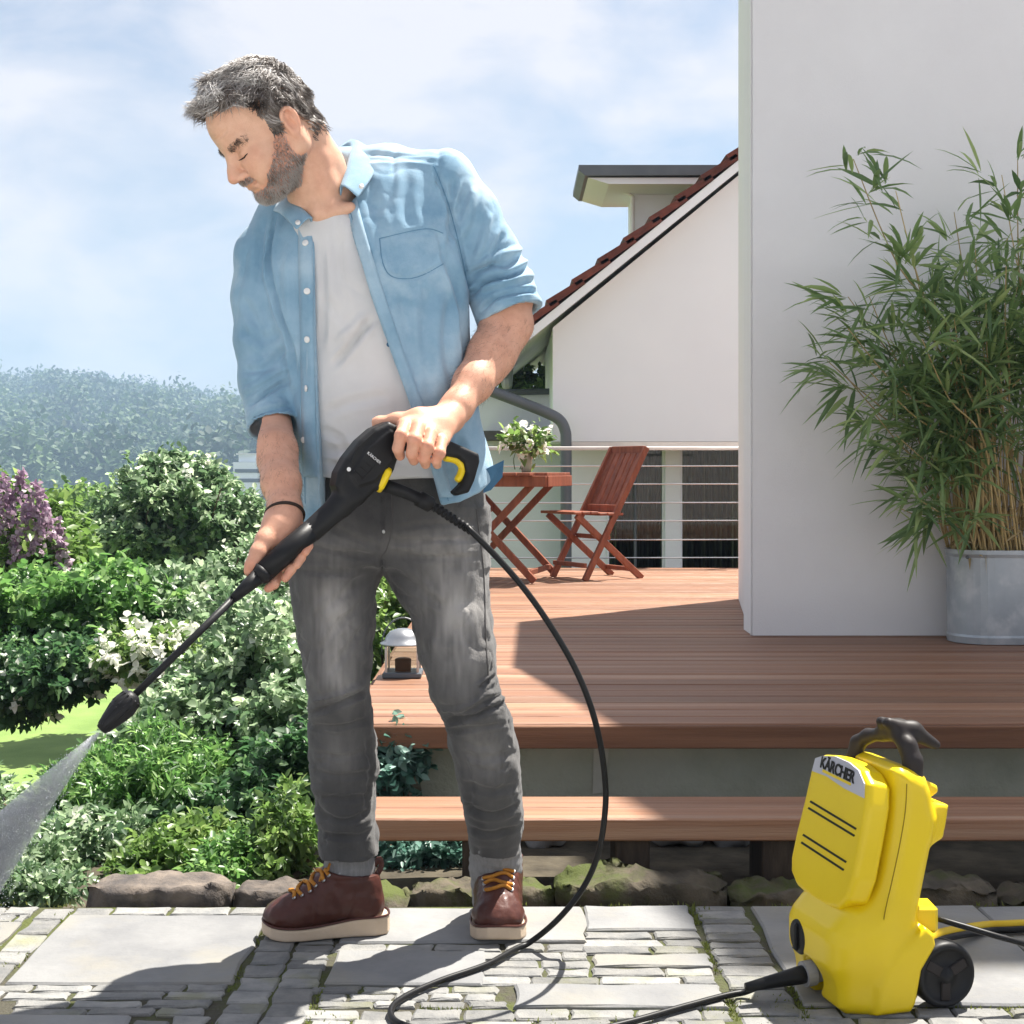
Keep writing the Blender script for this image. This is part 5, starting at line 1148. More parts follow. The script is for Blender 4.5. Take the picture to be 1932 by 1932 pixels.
# forearm of the arm at left
rf.chain([P(513, 760, 2.985), P(511, 800, 2.95), P(519, 850, 2.87), P(531, 912, 2.79), P(538, 965, 2.735)], [.026, .0385, .0415, .036, .0305], .02)
rf.chain([P(522, 815, 2.92), P(532, 880, 2.83)], [.026, .025], .02)
rf.chain([P(538, 965, 2.735), P(531, 990, 2.715)], [.0305, .030], .02)
# palm behind the tube, heel of the hand towards the thumb
rf.chain([P(528, 992, 2.712), P(520, 1025, 2.705), P(517, 1060, 2.70)], [.031, .030, .026], .02); rf.chain([P(540, 1000, 2.720), P(548, 1040, 2.72)], [.028, .024], .02)
rf.chain([P(517, 990, 2.695), P(500, 1018, 2.672), P(487, 1042, 2.655), P(476, 1066, 2.645), P(470, 1078, 2.642)], [.021, .0165, .0135, .0118, .0095], .012)   # thumb
# fingers: from behind the tube, round its lower right side, tips towards the viewer
for pts, r in ((((556, 1020, .040), (578, 1020, .028), (581, 1030, .0), (576, 1042, -.012)), (.0108, .0105, .0098, .0078)),
               (((545, 1038, .042), (565, 1040, .026), (567, 1052, -.004), (560, 1066, -.012)), (.0108, .0106, .0100, .0080)),
               (((532, 1054, .040), (549, 1060, .024), (549, 1074, -.004), (538, 1091, -.010)), (.0108, .0106, .0100, .0080)),
               (((515, 1068, .036), (524, 1086, .022), (517, 1102, .002), (506, 1110, -.004)), (.0105, .0102, .0098, .0080))):
    rf.chain([tp(x, y, o) for x, y, o in pts], list(r), .002)
rv, rfc = rf.mesh()
lf = Field(P(690, 900, 2.66), P(1015, 560, 3.12) + np.array((0, .02, .02)), .0026)
lf.chain([P(962, 560, 3.03), P(952, 612, 3.01), P(926, 668, 2.965), P(893, 722, 2.90), P(862, 768, 2.845)], [.052, .0495, .0465, .0385, .0300], .02)
lf.chain([P(975, 615, 3.02), P(925, 700, 2.94)], [.034, .028], .02)
lf.chain([P(862, 768, 2.845), P(842, 790, 2.825)], [.0300, .031], .02)
# back of the hand
kn_ = [(764, 803, 2.728), (789, 806, 2.722), (812, 818, 2.725), (833, 832, 2.732)]
for (x, y, D), r in zip(kn_, (.0195, .019, .0185, .0175)): lf.cone(P(848, 788, 2.82), P(x, y, D + .012), .024, r * .86, .014)
lf.ball(P(812, 800, 2.775), (.036, .022, .022), .02)
# fingers: knuckle, first joint in front of the handle, tip curling under it
tips = [((757, 822, 2.700), (751, 846, 2.702), (755, 860, 2.722)), ((782, 830, 2.694), (777, 856, 2.700), (781, 869, 2.722)), ((806, 843, 2.698), (800, 865, 2.706), (803, 876, 2.726)), ((829, 855, 2.708), (823, 868, 2.714), (825, 877, 2.730))]
for (kx_, ky_, kd_), tps, r in zip(kn_, tips, (.0128, .0132, .0126, .0115)):
    lf.chain([P(kx_, ky_, kd_)] + [P(*q) for q in tps], [r * 1.04, r * .96, r * .88, r * .74], .0025)
    lf.ball(P(*tps[0]), r * 1.02, .004)
lf.chain([P(832, 790, 2.80), P(790, 788, 2.775), P(748, 794, 2.772), P(716, 799, 2.775), P(700, 803, 2.778)], [.024, .018, .0145, .0125, .0095], .012)   # thumb over the top
lv, lfc = lf.mesh()
# hidden body that joins head, arms and legs under the clothes
bf = Field((-.62, 2.80, .05), (.12, 3.22, 1.75), .012)
bf.loft([(430, 525, 850, 3.02, .085), (600, 545, 850, 3.02, .09), (900, 610, 890, 3.04, .09), (1040, 570, 905, 3.06, .09)], 2.3)
bf.chain([P(640, 470, 2.99), P(600, 330, 2.95)], [.06, .05], .03)
bf.chain([P(500, 490, 3.0), P(500, 640, 3.0), P(512, 745, 3.0)], [.034, .034, .034], .03); bf.chain([P(840, 360, 3.02), P(900, 450, 3.03), P(960, 560, 3.03)], [.045, .045, .045], .03)
bf.chain([P(640, 1040, 3.06), P(640, 1300, 3.03), P(652, 1500, 3.08), P(660, 1690, 3.11)], [.06, .036, .032, .028], .03); bf.chain([P(830, 1040, 3.06), P(873, 1300, 3.03), P(925, 1500, 3.10), P(936, 1690, 3.20)], [.06, .036, .032, .026], .03)
bv, bfc = bf.mesh()
hair_line_skip = None
allv = np.concatenate([head_v, rv, lv, bv]); allf = np.concatenate([hfc, rfc + len(head_v), lfc + len(head_v) + len(rv), bfc + len(head_v) + len(rv) + len(lv)])
fl2 = np.concatenate([flush, .26 * np.ones(len(rv)), .26 * np.ones(len(lv)), np.zeros(len(bv))])
p2 = px_of(np.concatenate([rv, lv]))
fl2[len(head_v):len(head_v) + len(rv) + len(lv)] += .35 * np.clip(blobs(p2, [(560, 1030, 30, 20, 1), (540, 1085, 14, 14, .8), (506, 1110, 12, 10, 1), (472, 1070, 12, 14, .9), (757, 822, 10, 9, .9), (785, 830, 10, 9, .9), (807, 842, 10, 9, .9), (829, 855, 10, 9, .9), (790, 866, 60, 9, .6)]), 0, 1)
body_me = raw_mesh('body', allv, allf, True); set_attr(body_me, 'flush', fl2); link('body', body_me, M['skin'], man)
head_bvh = BVHTree.FromPolygons([tuple(a) for a in hv], [tuple(a) for a in hfc])

# ------------------------------------------------------------------ hair
def strands(name, roots, dirs, lens, widths, bend, mat, tint, sides=3, seg=4, curl=.0):
    V_, F_, T_ = [], [], []; off = 0
    n = len(roots); base_t = np.linspace(0, 1, seg + 1)
    d = dirs / np.linalg.norm(dirs, axis=1)[:, None]; sd_ = np.cross(d, rand_dirs(n)); sd_ /= np.linalg.norm(sd_, axis=1)[:, None]; ud = np.cross(d, sd_)
    rings = []
    for t in base_t:
        c = roots + d * (lens * t)[:, None] + bend * (lens * t * t)[:, None] + (sd_ * np.sin(t * 5.0)[..., None] if False else sd_ * math.sin(t * 4.2)) * (curl * lens)[:, None]
        w = widths * (1.0 - .85 * t ** 1.6) * (.55 + .45 * min(1, t * 4))
        rings.append(np.stack([c + sd_ * (w * math.cos(a))[:, None] + ud * (w * math.sin(a) * .6)[:, None] for a in np.arange(sides) * 2 * math.pi / sides], 1))
    v = np.stack(rings, 1).reshape(-1, 3)      # n, seg+1, sides
    idx = np.arange(n)[:, None, None] * (seg + 1) * sides + np.arange(seg)[None, :, None] * sides + np.arange(sides)[None, None, :]
    nxt = np.arange(n)[:, None, None] * (seg + 1) * sides + np.arange(seg)[None, :, None] * sides + (np.arange(sides)[None, None, :] + 1) % sides
    f = np.stack((idx, nxt, nxt + sides, idx + sides), -1).reshape(-1, 4)
    me = raw_mesh(name, v, f, True); set_attr(me, 'tint', np.repeat(tint, (seg + 1) * sides)); return me
# scalp mask in head space
def scalp_ok(p):
    fx, sx, ux = p[:, 0], np.abs(p[:, 1]), p[:, 2]
    front = .078 - 1.25 * np.maximum(0, sx - .030) * (ux < .13)                # hairline above the forehead with receding temples
    side_line = np.where(fx > .045, .085 + (fx - .045) * .55, np.where(fx > .012, .015 + (fx - .012) * 2.1, np.where(fx > -.02, .030, .030 + (fx + .02) * 1.55)))
    side_line = np.where((fx > .008) & (fx < .030), np.minimum(side_line, .0 ), side_line)
    return (ux > side_line) & ~((fx > .055) & (ux < .082 + (sx > .03) * .012)) & (ux > -.055)
N0 = 52000
dr = rand_dirs(N0); sk = np.array((-.004, 0, .047)) + dr * np.array((.100, .077, .088)); sk = sk[scalp_ok(sk)]
lowback = np.column_stack((rng.uniform(-.088, -.035, 900), rng.uniform(-.065, .065, 900), rng.uniform(-.05, .03, 900)))
roots, nrms = [], []
for p in np.concatenate([sk, lowback]):
    h = head_bvh.find_nearest(Vector(p))
    if h[0] is None: continue
    q = np.array(h[0]); 
    if abs(q[1]) > .078 and q[2] < .035: continue
    roots.append(q); nrms.append(np.array(h[1]))
roots = np.array(roots); nrms = np.array(nrms)
keep = scalp_ok(roots) | ((roots[:, 0] < -.03) & (roots[:, 2] > -.05 + .0 * roots[:, 0])); roots, nrms = roots[keep], nrms[keep]
sel_ = rng.permutation(len(roots))[:17000]; roots, nrms = roots[sel_], nrms[sel_]
# dense cap
topness = np.clip((roots[:, 2] - .03) / .09, 0, 1)
flow = np.stack((.75 * topness - .35 * (1 - topness), .25 * np.sign(roots[:, 1]) * (1 - topness), -.85 * (1 - topness) - .02), 1)
ph_ = np.array([[mnoise.noise(Vector(r * 38 + o)) for o in (0, 9, 17)] for r in [Vector(a) for a in roots] for _ in (0,)]) if False else np.array([[mnoise.noise(Vector((a[0] * 36 + o, a[1] * 36, a[2] * 36 - o))) for o in (0, 9, 17)] for a in roots])
dirs = nrms * (.32 + .48 * topness[:, None]) + flow * 1.1 + ph_ * 1.0
lens = .012 + .026 * topness + .010 * (roots[:, 0] > .04) * topness; lens = lens * rng.uniform(.75, 1.25, len(roots))
bendv = flow * .35 + ph_[:, ::-1] * .8 - nrms * .35
greyn = np.array([mnoise.noise(Vector((a[0] * 55 + 3, a[1] * 55, a[2] * 55))) for a in roots])
tint = np.clip(.40 + .36 * topness + .50 * greyn + .12 * rng.normal(size=len(roots)), 0, 1)
me = strands('hair', roots, dirs, lens, rng.uniform(.0008, .0018, len(roots)), bendv, M['hair'], tint, 4, 5, curl=.10 + .16 * topness)
me.transform(Matrix(((*(HR[0] * HK), HO[0]), (*(HR[1] * HK), HO[1]), (*(HR[2] * HK), HO[2]), (0, 0, 0, 1)))); link('hair', me, M['hair'], man)
# beard, moustache, brows
cand = np.where(beard_mask(hv) & (hv[:, 2] > -.106))[0]; HN = vnormals(hv, hfc)
NB = 13000
pick = rng.choice(cand, NB); r_ = hv[pick] + rng.normal(size=(NB, 3)) * .0009; n_ = HN[pick]
dn = np.tile(np.array((.25, 0, -.9)), (NB, 1)); full = np.clip((-.01 - r_[:, 2]) / .05, .15, 1)
tint = np.clip(.80 + .28 * np.array([mnoise.noise(Vector((a[0] * 60, a[1] * 60, a[2] * 60 + 5))) for a in r_]) + .20 * rng.normal(size=NB) + .15 * (r_[:, 2] < -.07), 0, 1)
me = strands('beard', r_ - n_ * .001, n_ * .6 + dn * .8 + rng.normal(size=(NB, 3)) * .22, (.0028 + .0028 * full) * rng.uniform(.7, 1.3, NB), rng.uniform(.0004, .0007, NB), dn * .3, M['beard'], tint, 3, 2, curl=.05 * np.ones(NB))
MW = Matrix(((*(HR[0] * HK), HO[0]), (*(HR[1] * HK), HO[1]), (*(HR[2] * HK), HO[2]), (0, 0, 0, 1)))
me.transform(MW); link('beard', me, M['beard'], man)
for s in (-1, 1):
    n = 260; t = rng.random(n); base_ = np.stack((.0945 - .024 * t ** 1.5, s * (.012 + .036 * t), .0205 + .006 * np.sin(t * 2.6) + rng.normal(size=n) * .0022), 1)
    q = np.array([np.array(head_bvh.find_nearest(Vector(b))[0]) for b in base_])
    me = strands('eyebrow', q, np.tile(np.array((.25, s * .9, .05)), (n, 1)) + rng.normal(size=(n, 3)) * .25 + np.array((.3, 0, 0)), rng.uniform(.006, .011, n), np.full(n, .0005), np.tile(np.array((-.3, 0, -.25)), (n, 1)), M['beard'], np.clip(.42 + .15 * rng.normal(size=n), 0, 1), 3, 2, curl=np.zeros(n)); me.transform(MW); link('eyebrow', me, M['beard'], man)
    t = np.linspace(0, 1, 12); ln = np.stack((.0945 - .012 * t ** 2, s * (.017 + .029 * t), -.0035 - .0006 * np.sin(t * math.pi) + .0005 * t), 1)
    q = np.array([np.array(head_bvh.find_nearest(Vector(b))[0]) for b in ln]); v, f = tube(H2W(q + np.array((.0006, 0, 0))), np.interp(np.linspace(0, 1, 12), [0, .3, .8, 1], [.0008, .0015, .0016, .0007]), 5); mobj('eyelashes', v, f, pmat('lash', (.03, .02, .015), rough=.7) if s < 0 else bpy.data.materials['lash'], man)

# ------------------------------------------------------------------ jeans
jf = Field(P(535, 1640, 3.0) - np.array((.03, .14, 0)), P(1000, 880, 3.2) + np.array((.03, .04, .02)), .0046)
jf.loft([(893, 600, 908, 3.06, .125), (930, 588, 915, 3.06, .130), (980, 566, 919, 3.06, .135), (1030, 552, 921, 3.06, .130), (1062, 558, 916, 3.06, .110)], 2.4)
jf.loft([(960, 566, 742, 3.05, .115), (1020, 551, 735, 3.05, .118), (1069, 546, 722, 3.045, .115), (1109, 547, 711, 3.04, .110), (1171, 559, 708, 3.03, .100), (1249, 571, 703, 3.02, .088), (1305, 580, 696, 3.01, .080), (1341, 584, 701, 3.02, .076), (1388, 582, 709, 3.045, .080), (1434, 582, 714, 3.06, .084), (1470, 586, 711, 3.065, .080), (1512, 592, 706, 3.07, .074), (1558, 598, 711, 3.08, .072), (1612, 603, 716, 3.09, .070)], 2.25, .025)
jf.loft([(960, 712, 921, 3.06, .115), (1020, 714, 921, 3.06, .118), (1069, 722, 920, 3.055, .115), (1109, 738, 922, 3.05, .110), (1152, 768, 927, 3.04, .100), (1187, 779, 932, 3.035, .096), (1236, 791, 936, 3.02, .088), (1280, 806, 938, 3.01, .082), (1307, 808, 944, 3.01, .080), (1329, 819, 958, 3.015, .078), (1360, 838, 967, 3.025, .076), (1403, 845, 978, 3.05, .080), (1466, 863, 984, 3.065, .082), (1512, 872, 989, 3.09, .078), (1558, 881, 987, 3.12, .074), (1608, 887, 982, 3.145, .068)], 2.25, .025)
jv, jfc = jf.mesh()
jst = [([(584, 1346), (640, 1330), (697, 1303)], 7, -9), ([(588, 1372), (640, 1372), (703, 1358)], 7, -4), ([(582, 1325), (640, 1312), (690, 1288)], 8, 5), ([(838, 1362), (895, 1352), (958, 1322)], 7, -9), ([(822, 1340), (870, 1338), (935, 1300)], 8, 5), ([(845, 1380), (900, 1374), (965, 1362)], 7, -4),
       ([(905, 1300), (938, 1272)], 6, -7), ([(912, 1330), (955, 1305)], 6, -6), ([(722, 920), (723, 980), (716, 1030), (706, 1052)], 4, -3), ([(738, 925), (740, 985), (730, 1040)], 3, -1.6),
       ([(735, 1000), (800, 990), (905, 985)], 8, -4), ([(735, 1022), (810, 1020), (912, 1016)], 8, -4), ([(733, 1045), (800, 1052), (905, 1050)], 9, -3.5), ([(600, 985), (660, 1010), (712, 1030)], 9, -4), ([(570, 1025), (640, 1042), (712, 1052)], 9, -4.5), ([(560, 1075), (640, 1080), (712, 1070)], 10, -4),
       ([(720, 1055), (722, 1075)], 6, -6), ([(740, 1075), (790, 1110), (840, 1150)], 12, -4), ([(700, 1080), (650, 1120), (600, 1160)], 12, -4), ([(600, 1230), (640, 1180), (690, 1130)], 9, -3.5), ([(620, 1270), (660, 1220), (695, 1170)], 9, -3.5),
       ([(590, 1420), (650, 1428), (712, 1418)], 8, -3), ([(592, 1455), (650, 1466), (712, 1452)], 9, -3.5), ([(596, 1500), (650, 1508), (704, 1500)], 9, -4), ([(600, 1535), (655, 1548), (708, 1530)], 8, -4.5), ([(602, 1572), (660, 1580), (712, 1566)], 8, -4),
       ([(866, 1420), (915, 1432), (978, 1420)], 10, -3), ([(870, 1480), (930, 1492), (984, 1480)], 9, -4), ([(876, 1520), (930, 1536), (988, 1516)], 9, -5), ([(882, 1560), (930, 1574), (986, 1556)], 8, -4.5), ([(612, 1110), (600, 1200), (612, 1290)], 10, -2.5), ([(690, 1380), (700, 1450), (690, 1530)], 7, -3), ([(860, 1390), (880, 1460), (890, 1540)], 8, -2.5)]
jv = strokes(jv, jfc, [(a, w, d * 1.45) for a, w, d in [(a, w * .62, d) for a, w, d in jst]]); jv = crease(jv, jfc, 11, .0035, 12, (.7, 1, 1.8)); jv = crease(jv, jfc, 22, .003, 31, (.8, 1, 1.6)); jv = wob(jv, jfc, 16, .006, 3, (1, 1, 1.6)); jv = wob(jv, jfc, 45, .0022, 9)
pj = px_of(jv); fade = blobs(pj, [(630, 1180, 42, 110, .95), (860, 1130, 55, 120, 1.0), (870, 1250, 45, 70, .35), (640, 1290, 36, 40, .35), (640, 1420, 40, 50, .28), (920, 1420, 45, 60, .42), (800, 1030, 90, 25, .35), (630, 1030, 60, 20, .15)])
fade *= .8 + .45 * np.array([mnoise.noise(Vector((a[0] * 26, a[1] * 26, a[2] * 12))) + .9 * mnoise.noise(Vector((a[0] * 120, a[1] * 120, a[2] * 18))) for a in jv])
je_me = raw_mesh('jeans', jv, jfc, True); set_attr(je_me, 'fade', np.clip(fade, 0, 1)); jeans = link('jeans', je_me, M['jeans'], man)
jb = BVHTree.FromPolygons([tuple(a) for a in jv], [tuple(a) for a in jfc])
def hit(b, x, y):
    o = Vector((0, 0, CAMH)); d = Vector(((x - CX) / FPX, 1, (CY - y) / FPX)).normalized(); h = b.ray_cast(o, d)
    return (np.array(h[0]), np.array(h[1])) if h[0] is not None else (None, None)
def seam(name, b, pts, r, mat, par, n=24, lift=.0005):
    q = []
    for x, y in cat(pts, n):
        h, nn_ = hit(b, x, y)
        if h is not None: q.append(h + nn_ * lift)
    if len(q) > 3: v, f = tube(q, r, 6); mobj(name, v, f, mat, par, smooth=True)
M['stitch'] = pmat('grey_stitch', (.085, .08, .078), rough=.9)
seam('side_seam', jb, [(898, 960), (912, 1080), (916, 1200), (922, 1290)], .0016, M['stitch'], jeans); seam('fly_stitch', jb, [(738, 918), (740, 985), (730, 1035), (716, 1052)], .0011, M['stitch'], jeans)
for (x, y) in ((724, 1003),):
    h, n_ = hit(jb, x, y)
    if h is not None: v, f = lathe([(.004, -.001), (.004, .0012), (.002, .002)], h, 10, n_); mobj('rivet', v, f, M['steel'], jeans)

# ------------------------------------------------------------------ T-shirt
tf = Field(P(520, 940, 3.0) - np.array((0, .16, 0)), P(900, 370, 3.16) + np.array((0, 0, .03)), .005)
tf.loft([(375, 560, 650, 2.985, .085), (400, 560, 672, 2.985, .096), (450, 540, 740, 2.985, .106), (520, 540, 810, 2.985, .108), (600, 545, 830, 2.985, .108), (700, 560, 845, 2.99, .106), (800, 575, 875, 3.0, .114), (880, 590, 900, 3.01, .118), (902, 590, 905, 3.01, .118)], 2.4)
n0 = np.array((0, -.55, 1.0)); tf.half(P(606, 397, 2.885), n0 / np.linalg.norm(n0))
tv, tfc = tf.mesh()
TS = 1.3
tst = [([(628, 690), (660, 655), (705, 600)], 8, -8), ([(640, 640), (665, 618), (690, 590)], 8, 4), ([(605, 560), (650, 600), (680, 650)], 14, -2), ([(612, 780), (660, 760), (735, 745)], 12, -3), ([(608, 845), (660, 850), (740, 830)], 10, -5), ([(612, 875), (680, 880), (760, 868)], 8, -5), ([(606, 810), (640, 830), (660, 870)], 10, -4), ([(640, 440), (640, 520), (655, 590)], 12, -2.5), ([(605, 470), (612, 560), (606, 660)], 8, -3)]
tv = strokes(tv, tfc, [(a, w, d * 1.5) for a, w, d in [(a, w * .75, d) for a, w, d in tst]]); tv = crease(tv, tfc, 9, .0035, 7, (1, 1, .8)); tv = wob(tv, tfc, 12, .006, 5); link('tee_shirt', raw_mesh('tee_shirt', tv, tfc, True), M['tee'], man)
tb_ = BVHTree.FromPolygons([tuple(a) for a in tv], [tuple(a) for a in tfc])

# ------------------------------------------------------------------ open denim shirt
sf = Field(P(430, 1000, 2.95) - np.array((.02, .16, 0)), P(1045, 240, 3.2) + np.array((.02, .02, .03)), .0038)
sf.loft([(322, 650, 850, 3.03, .075), (350, 600, 862, 3.025, .095), (390, 545, 870, 3.02, .110), (440, 508, 876, 3.01, .125), (520, 492, 880, 3.0, .135), (600, 500, 884, 3.0, .135), (700, 528, 892, 3.0, .130), (800, 552, 908, 3.0, .130), (880, 564, 932, 3.0, .138), (960, 568, 940, 3.0, .140), (1000, 568, 935, 3.0, .140)], 2.4)
sf.chain([P(585, 375, 3.01), P(540, 415, 3.01), P(497, 480, 3.0)], [.055, .056, .056], .03)
sf.chain([P(650, 322, 3.03), P(740, 325, 3.03), P(838, 345, 3.02)], [.050, .054, .066], .03)
sf.chain([P(497, 482, 3.0), P(494, 560, 3.0), P(497, 640, 2.995), P(505, 720, 2.985), P(512, 770, 2.975)], [.060, .061, .061, .059, .055], .02)
sf.chain([P(838, 347, 3.02), P(880, 410, 3.025), P(918, 480, 3.03), P(948, 535, 3.03)], [.070, .071, .069, .068], .02)
def capcone(F_, a, b, ra, rb, k=.004):
    a = np.asarray(a, float); b = np.asarray(b, float); d = b - a; L_ = np.linalg.norm(d); d /= L_
    def fn(X, Y, Z):
        x, y, z = X - a[0], Y - a[1], Z - a[2]; t = x * d[0] + y * d[1] + z * d[2]; r = np.sqrt(np.maximum(x * x + y * y + z * z - t * t, 0)); R_ = ra + (rb - ra) * np.clip(t / L_, 0, 1)
        return np.maximum(r - R_, np.maximum(-t, t - L_))
    R_ = max(ra, rb); F_.put(fn, np.minimum(a, b) - R_, np.maximum(a, b) + R_, k)
cL0, cL1 = P(508, 752, 2.98), P(517, 806, 2.945); cR0, cR1 = P(938, 528, 3.03), P(964, 596, 3.015)
# cut the sleeves square, then add rolled cuffs
def cutbelow(F_, p, d, c, R_):
    d = np.asarray(d, float); d /= np.linalg.norm(d); c = np.asarray(c, float)
    def fn(X, Y, Z): return np.maximum(-((X - p[0]) * d[0] + (Y - p[1]) * d[1] + (Z - p[2]) * d[2]), np.sqrt((X - c[0]) ** 2 + (Y - c[1]) ** 2 + (Z - c[2]) ** 2) - R_)
    F_.put(fn, c - R_, c + R_, 0, 'sub')
cutbelow(sf, cR1 - .010 * (cR1 - cR0) / np.linalg.norm(cR1 - cR0), cR1 - cR0, cR1 + (cR1 - cR0) * .9, .080)
capcone(sf, cL0, cL1, .0535, .0555); capcone(sf, cR0, cR1, .0690, .0735)
# hollow the cuffs so the arm stands clear of the cloth
sf.cone(P(513, 790, 2.955), P(520, 840, 2.92), .0475, .0475, 0, 'sub'); sf.cone(P(955, 580, 3.02), P(975, 640, 3.01), .063, .063, 0, 'sub')
LE = [(560, 330), (583, 372), (590, 420), (592, 520), (594, 620), (596, 720), (598, 820), (600, 900), (604, 1010)]
RE = [(640, 320), (646, 370), (666, 445), (700, 558), (736, 662), (776, 772), (812, 880), (836, 965), (850, 1010)]
op = np.array([P(x, y, 2.872)[[0, 2]] for x, y in LE] + [P(x, y, 2.872)[[0, 2]] for x, y in RE[::-1]])
sf.slab(op, (0, 0, 0), (1, 0, 0), (0, 0, 1), -3.0, -2.6, .004, 0, 'sub')
# neck hole
sf.chain([P(585, 270, 2.90), P(612, 350, 2.945), P(632, 430, 2.96)], [.085, .076, .045], .01, 'sub')
# hem: curved shirt tails
hem = [(540, 975), (575, 985), (602, 988), (640, 985), (700, 960), (780, 955), (832, 952), (870, 946), (905, 928), (930, 905), (952, 868), (1060, 850), (1060, 1100), (420, 1100), (420, 940)]
hm_ = np.array([P(x, y, 2.95)[[0, 2]] for x, y in hem]); sf.slab(hm_, (0, 0, 0), (1, 0, 0), (0, 0, 1), -3.4, -2.5, .002, 0, 'sub')
sv, sfc = sf.mesh()
sst = [([(818, 312), (846, 385), (868, 470), (884, 548)], 4, -6), ([(857, 336), (852, 385), (846, 440)], 8, -5), ([(880, 355), (861, 409), (850, 462)], 9, -6), ([(895, 350), (885, 410), (872, 450)], 10, 4), ([(952, 437), (938, 468), (922, 505)], 8, -6), ([(925, 400), (915, 440), (900, 490)], 9, 3.5),
       ([(888, 556), (925, 528), (965, 520), (1012, 494)], 7, -8), ([(884, 520), (925, 500), (960, 498), (1002, 470)], 8, -6), ([(880, 545), (930, 540), (985, 525), (1020, 515)], 7, 4), ([(905, 590), (940, 560), (1000, 548), (1026, 560)], 6, -7), ([(900, 505), (940, 482), (985, 470)], 8, 4),
       ([(522, 398), (511, 450), (507, 490), (511, 530), (525, 585), (548, 650), (556, 720)], 6, -8), ([(500, 420), (490, 470), (488, 540)], 10, -3.5), ([(470, 766), (505, 740), (546, 717)], 7, -7), ([(458, 740), (500, 716), (544, 690)], 8, 4), ([(468, 800), (500, 775), (548, 768)], 6, -7), ([(455, 700), (500, 695), (540, 655)], 9, -4), ([(450, 620), (490, 640), (535, 630)], 12, -3), ([(456, 560), (480, 600), (500, 660)], 11, -3),
       ([(756, 540), (772, 640), (790, 740)], 14, -3.5), ([(812, 540), (800, 640), (812, 760)], 14, -3.5), ([(850, 560), (842, 660), (858, 740)], 12, -4), ([(700, 330), (712, 420), (740, 500)], 14, -2.5), ([(770, 320), (765, 380), (775, 430)], 14, -2.5), ([(560, 520), (563, 640), (572, 760)], 12, -2.5), ([(545, 460), (540, 560), (556, 640)], 12, 2.5), ([(840, 480), (868, 560), (880, 640), (884, 700)], 10, -6), ([(862, 820), (880, 870), (892, 930)], 9, -4), ([(838, 850), (850, 900), (856, 945)], 9, -3),
       ([(651, 368), (682, 466), (721, 574), (760, 690), (790, 780), (824, 880), (846, 948)], 4, -3.2), ([(566, 430), (570, 560), (572, 700), (574, 840), (576, 960)], 3.5, -2.2),
       ([(716, 450), (800, 432)], 3.5, -2.0), ([(716, 450), (722, 495), (737, 520), (768, 526), (800, 518), (836, 498)], 3.2, -2.2), ([(800, 432), (826, 440), (838, 496)], 3.2, -2.0), ([(716, 458), (800, 441), (834, 449)], 2.8, -1.4), ([(690, 290), (760, 296), (830, 306)], 4, -2)]
sv = strokes(sv, sfc, [(a, w, d * 1.7 if w > 5 else d * 1.3) for a, w, d in [(a, w * .72 if w > 5 else w, d) for a, w, d in sst]]); sv = crease(sv, sfc, 7, .0038, 4, (1.3, 1, .6), 5.0); sv = crease(sv, sfc, 18, .0010, 21); sv = wob(sv, sfc, 9, .0035, 2, (1.6, 1, .5)); sv = wob(sv, sfc, 38, .0007, 6)
shirt = link('shirt', raw_mesh('shirt', sv, sfc, True), M['denim'], man)
sb = BVHTree.FromPolygons([tuple(a) for a in sv], [tuple(a) for a in sfc])
M['button'] = pmat('pearl_button', (.78, .78, .76), rough=.25)
for x, y in ((577, 459), (580, 550), (580, 641), (578, 733), (574, 830), (587, 398)):
    h, n_ = hit(sb, x, y)
    if h is not None: v, f = lathe([(.0066, -.001), (.0068, .0016), (.0052, .0026), (.0, .0022)], h - np.array((0, .0048, 0)), 14, n_); mobj('button', v, f, M['button'], shirt, smooth=True)
M['thread'] = pmat('blue_seam', (.12, .25, .37), rough=.9)
for x, y in ((655, 392), (672, 475), (702, 565), (734, 650), (765, 740)):
    h, n_ = hit(sb, x, y)
    if h is not None: v, f = lathe([(.0050, -.001), (.0050, .0014), (.0, .0018)], h, 12, n_); mobj('stud', v, f, M['denim_in'], shirt, smooth=True)
for pts in ([(716, 450), (722, 495), (737, 520), (768, 526), (800, 518), (836, 498)], [(716, 450), (800, 432), (836, 440)], [(651, 368), (682, 466), (721, 574), (760, 690), (790, 780), (824, 880), (846, 945)], [(818, 312), (846, 385), (868, 470), (884, 545)], [(566, 430), (570, 560), (572, 700), (574, 840), (576, 950)]):
    seam('seam', sb, pts, .0010, M['thread'], shirt, 40, .0002)
# plackets: strips of cloth along both open edges
def placket(edge, wpx, sgn_):
    e = cat([q for q in edge if 350 < q[1] < 970], 46); rows = []
    for x, y in e:
        r = []
        for k in range(4):
            h, n_ = hit(sb, x + sgn_ * (1.5 + wpx * k / 3), y)
            if h is None: r = None; break
            r.append(h + np.array((0, -.0022, 0)))
        if r: rows.append(r)
    v = np.array(rows).reshape(-1, 3); f = np.array([(i * 4 + k, i * 4 + k + 1, (i + 1) * 4 + k + 1, (i + 1) * 4 + k) for i in range(len(rows) - 1) for k in range(3)])
    o = mobj('placket', v, f, M['denim'], shirt, smooth=True); m = o.modifiers.new('s', 'SOLIDIFY'); m.thickness = .003; m.offset = 0
placket(LE, 26, -1); placket(RE, 24, 1)
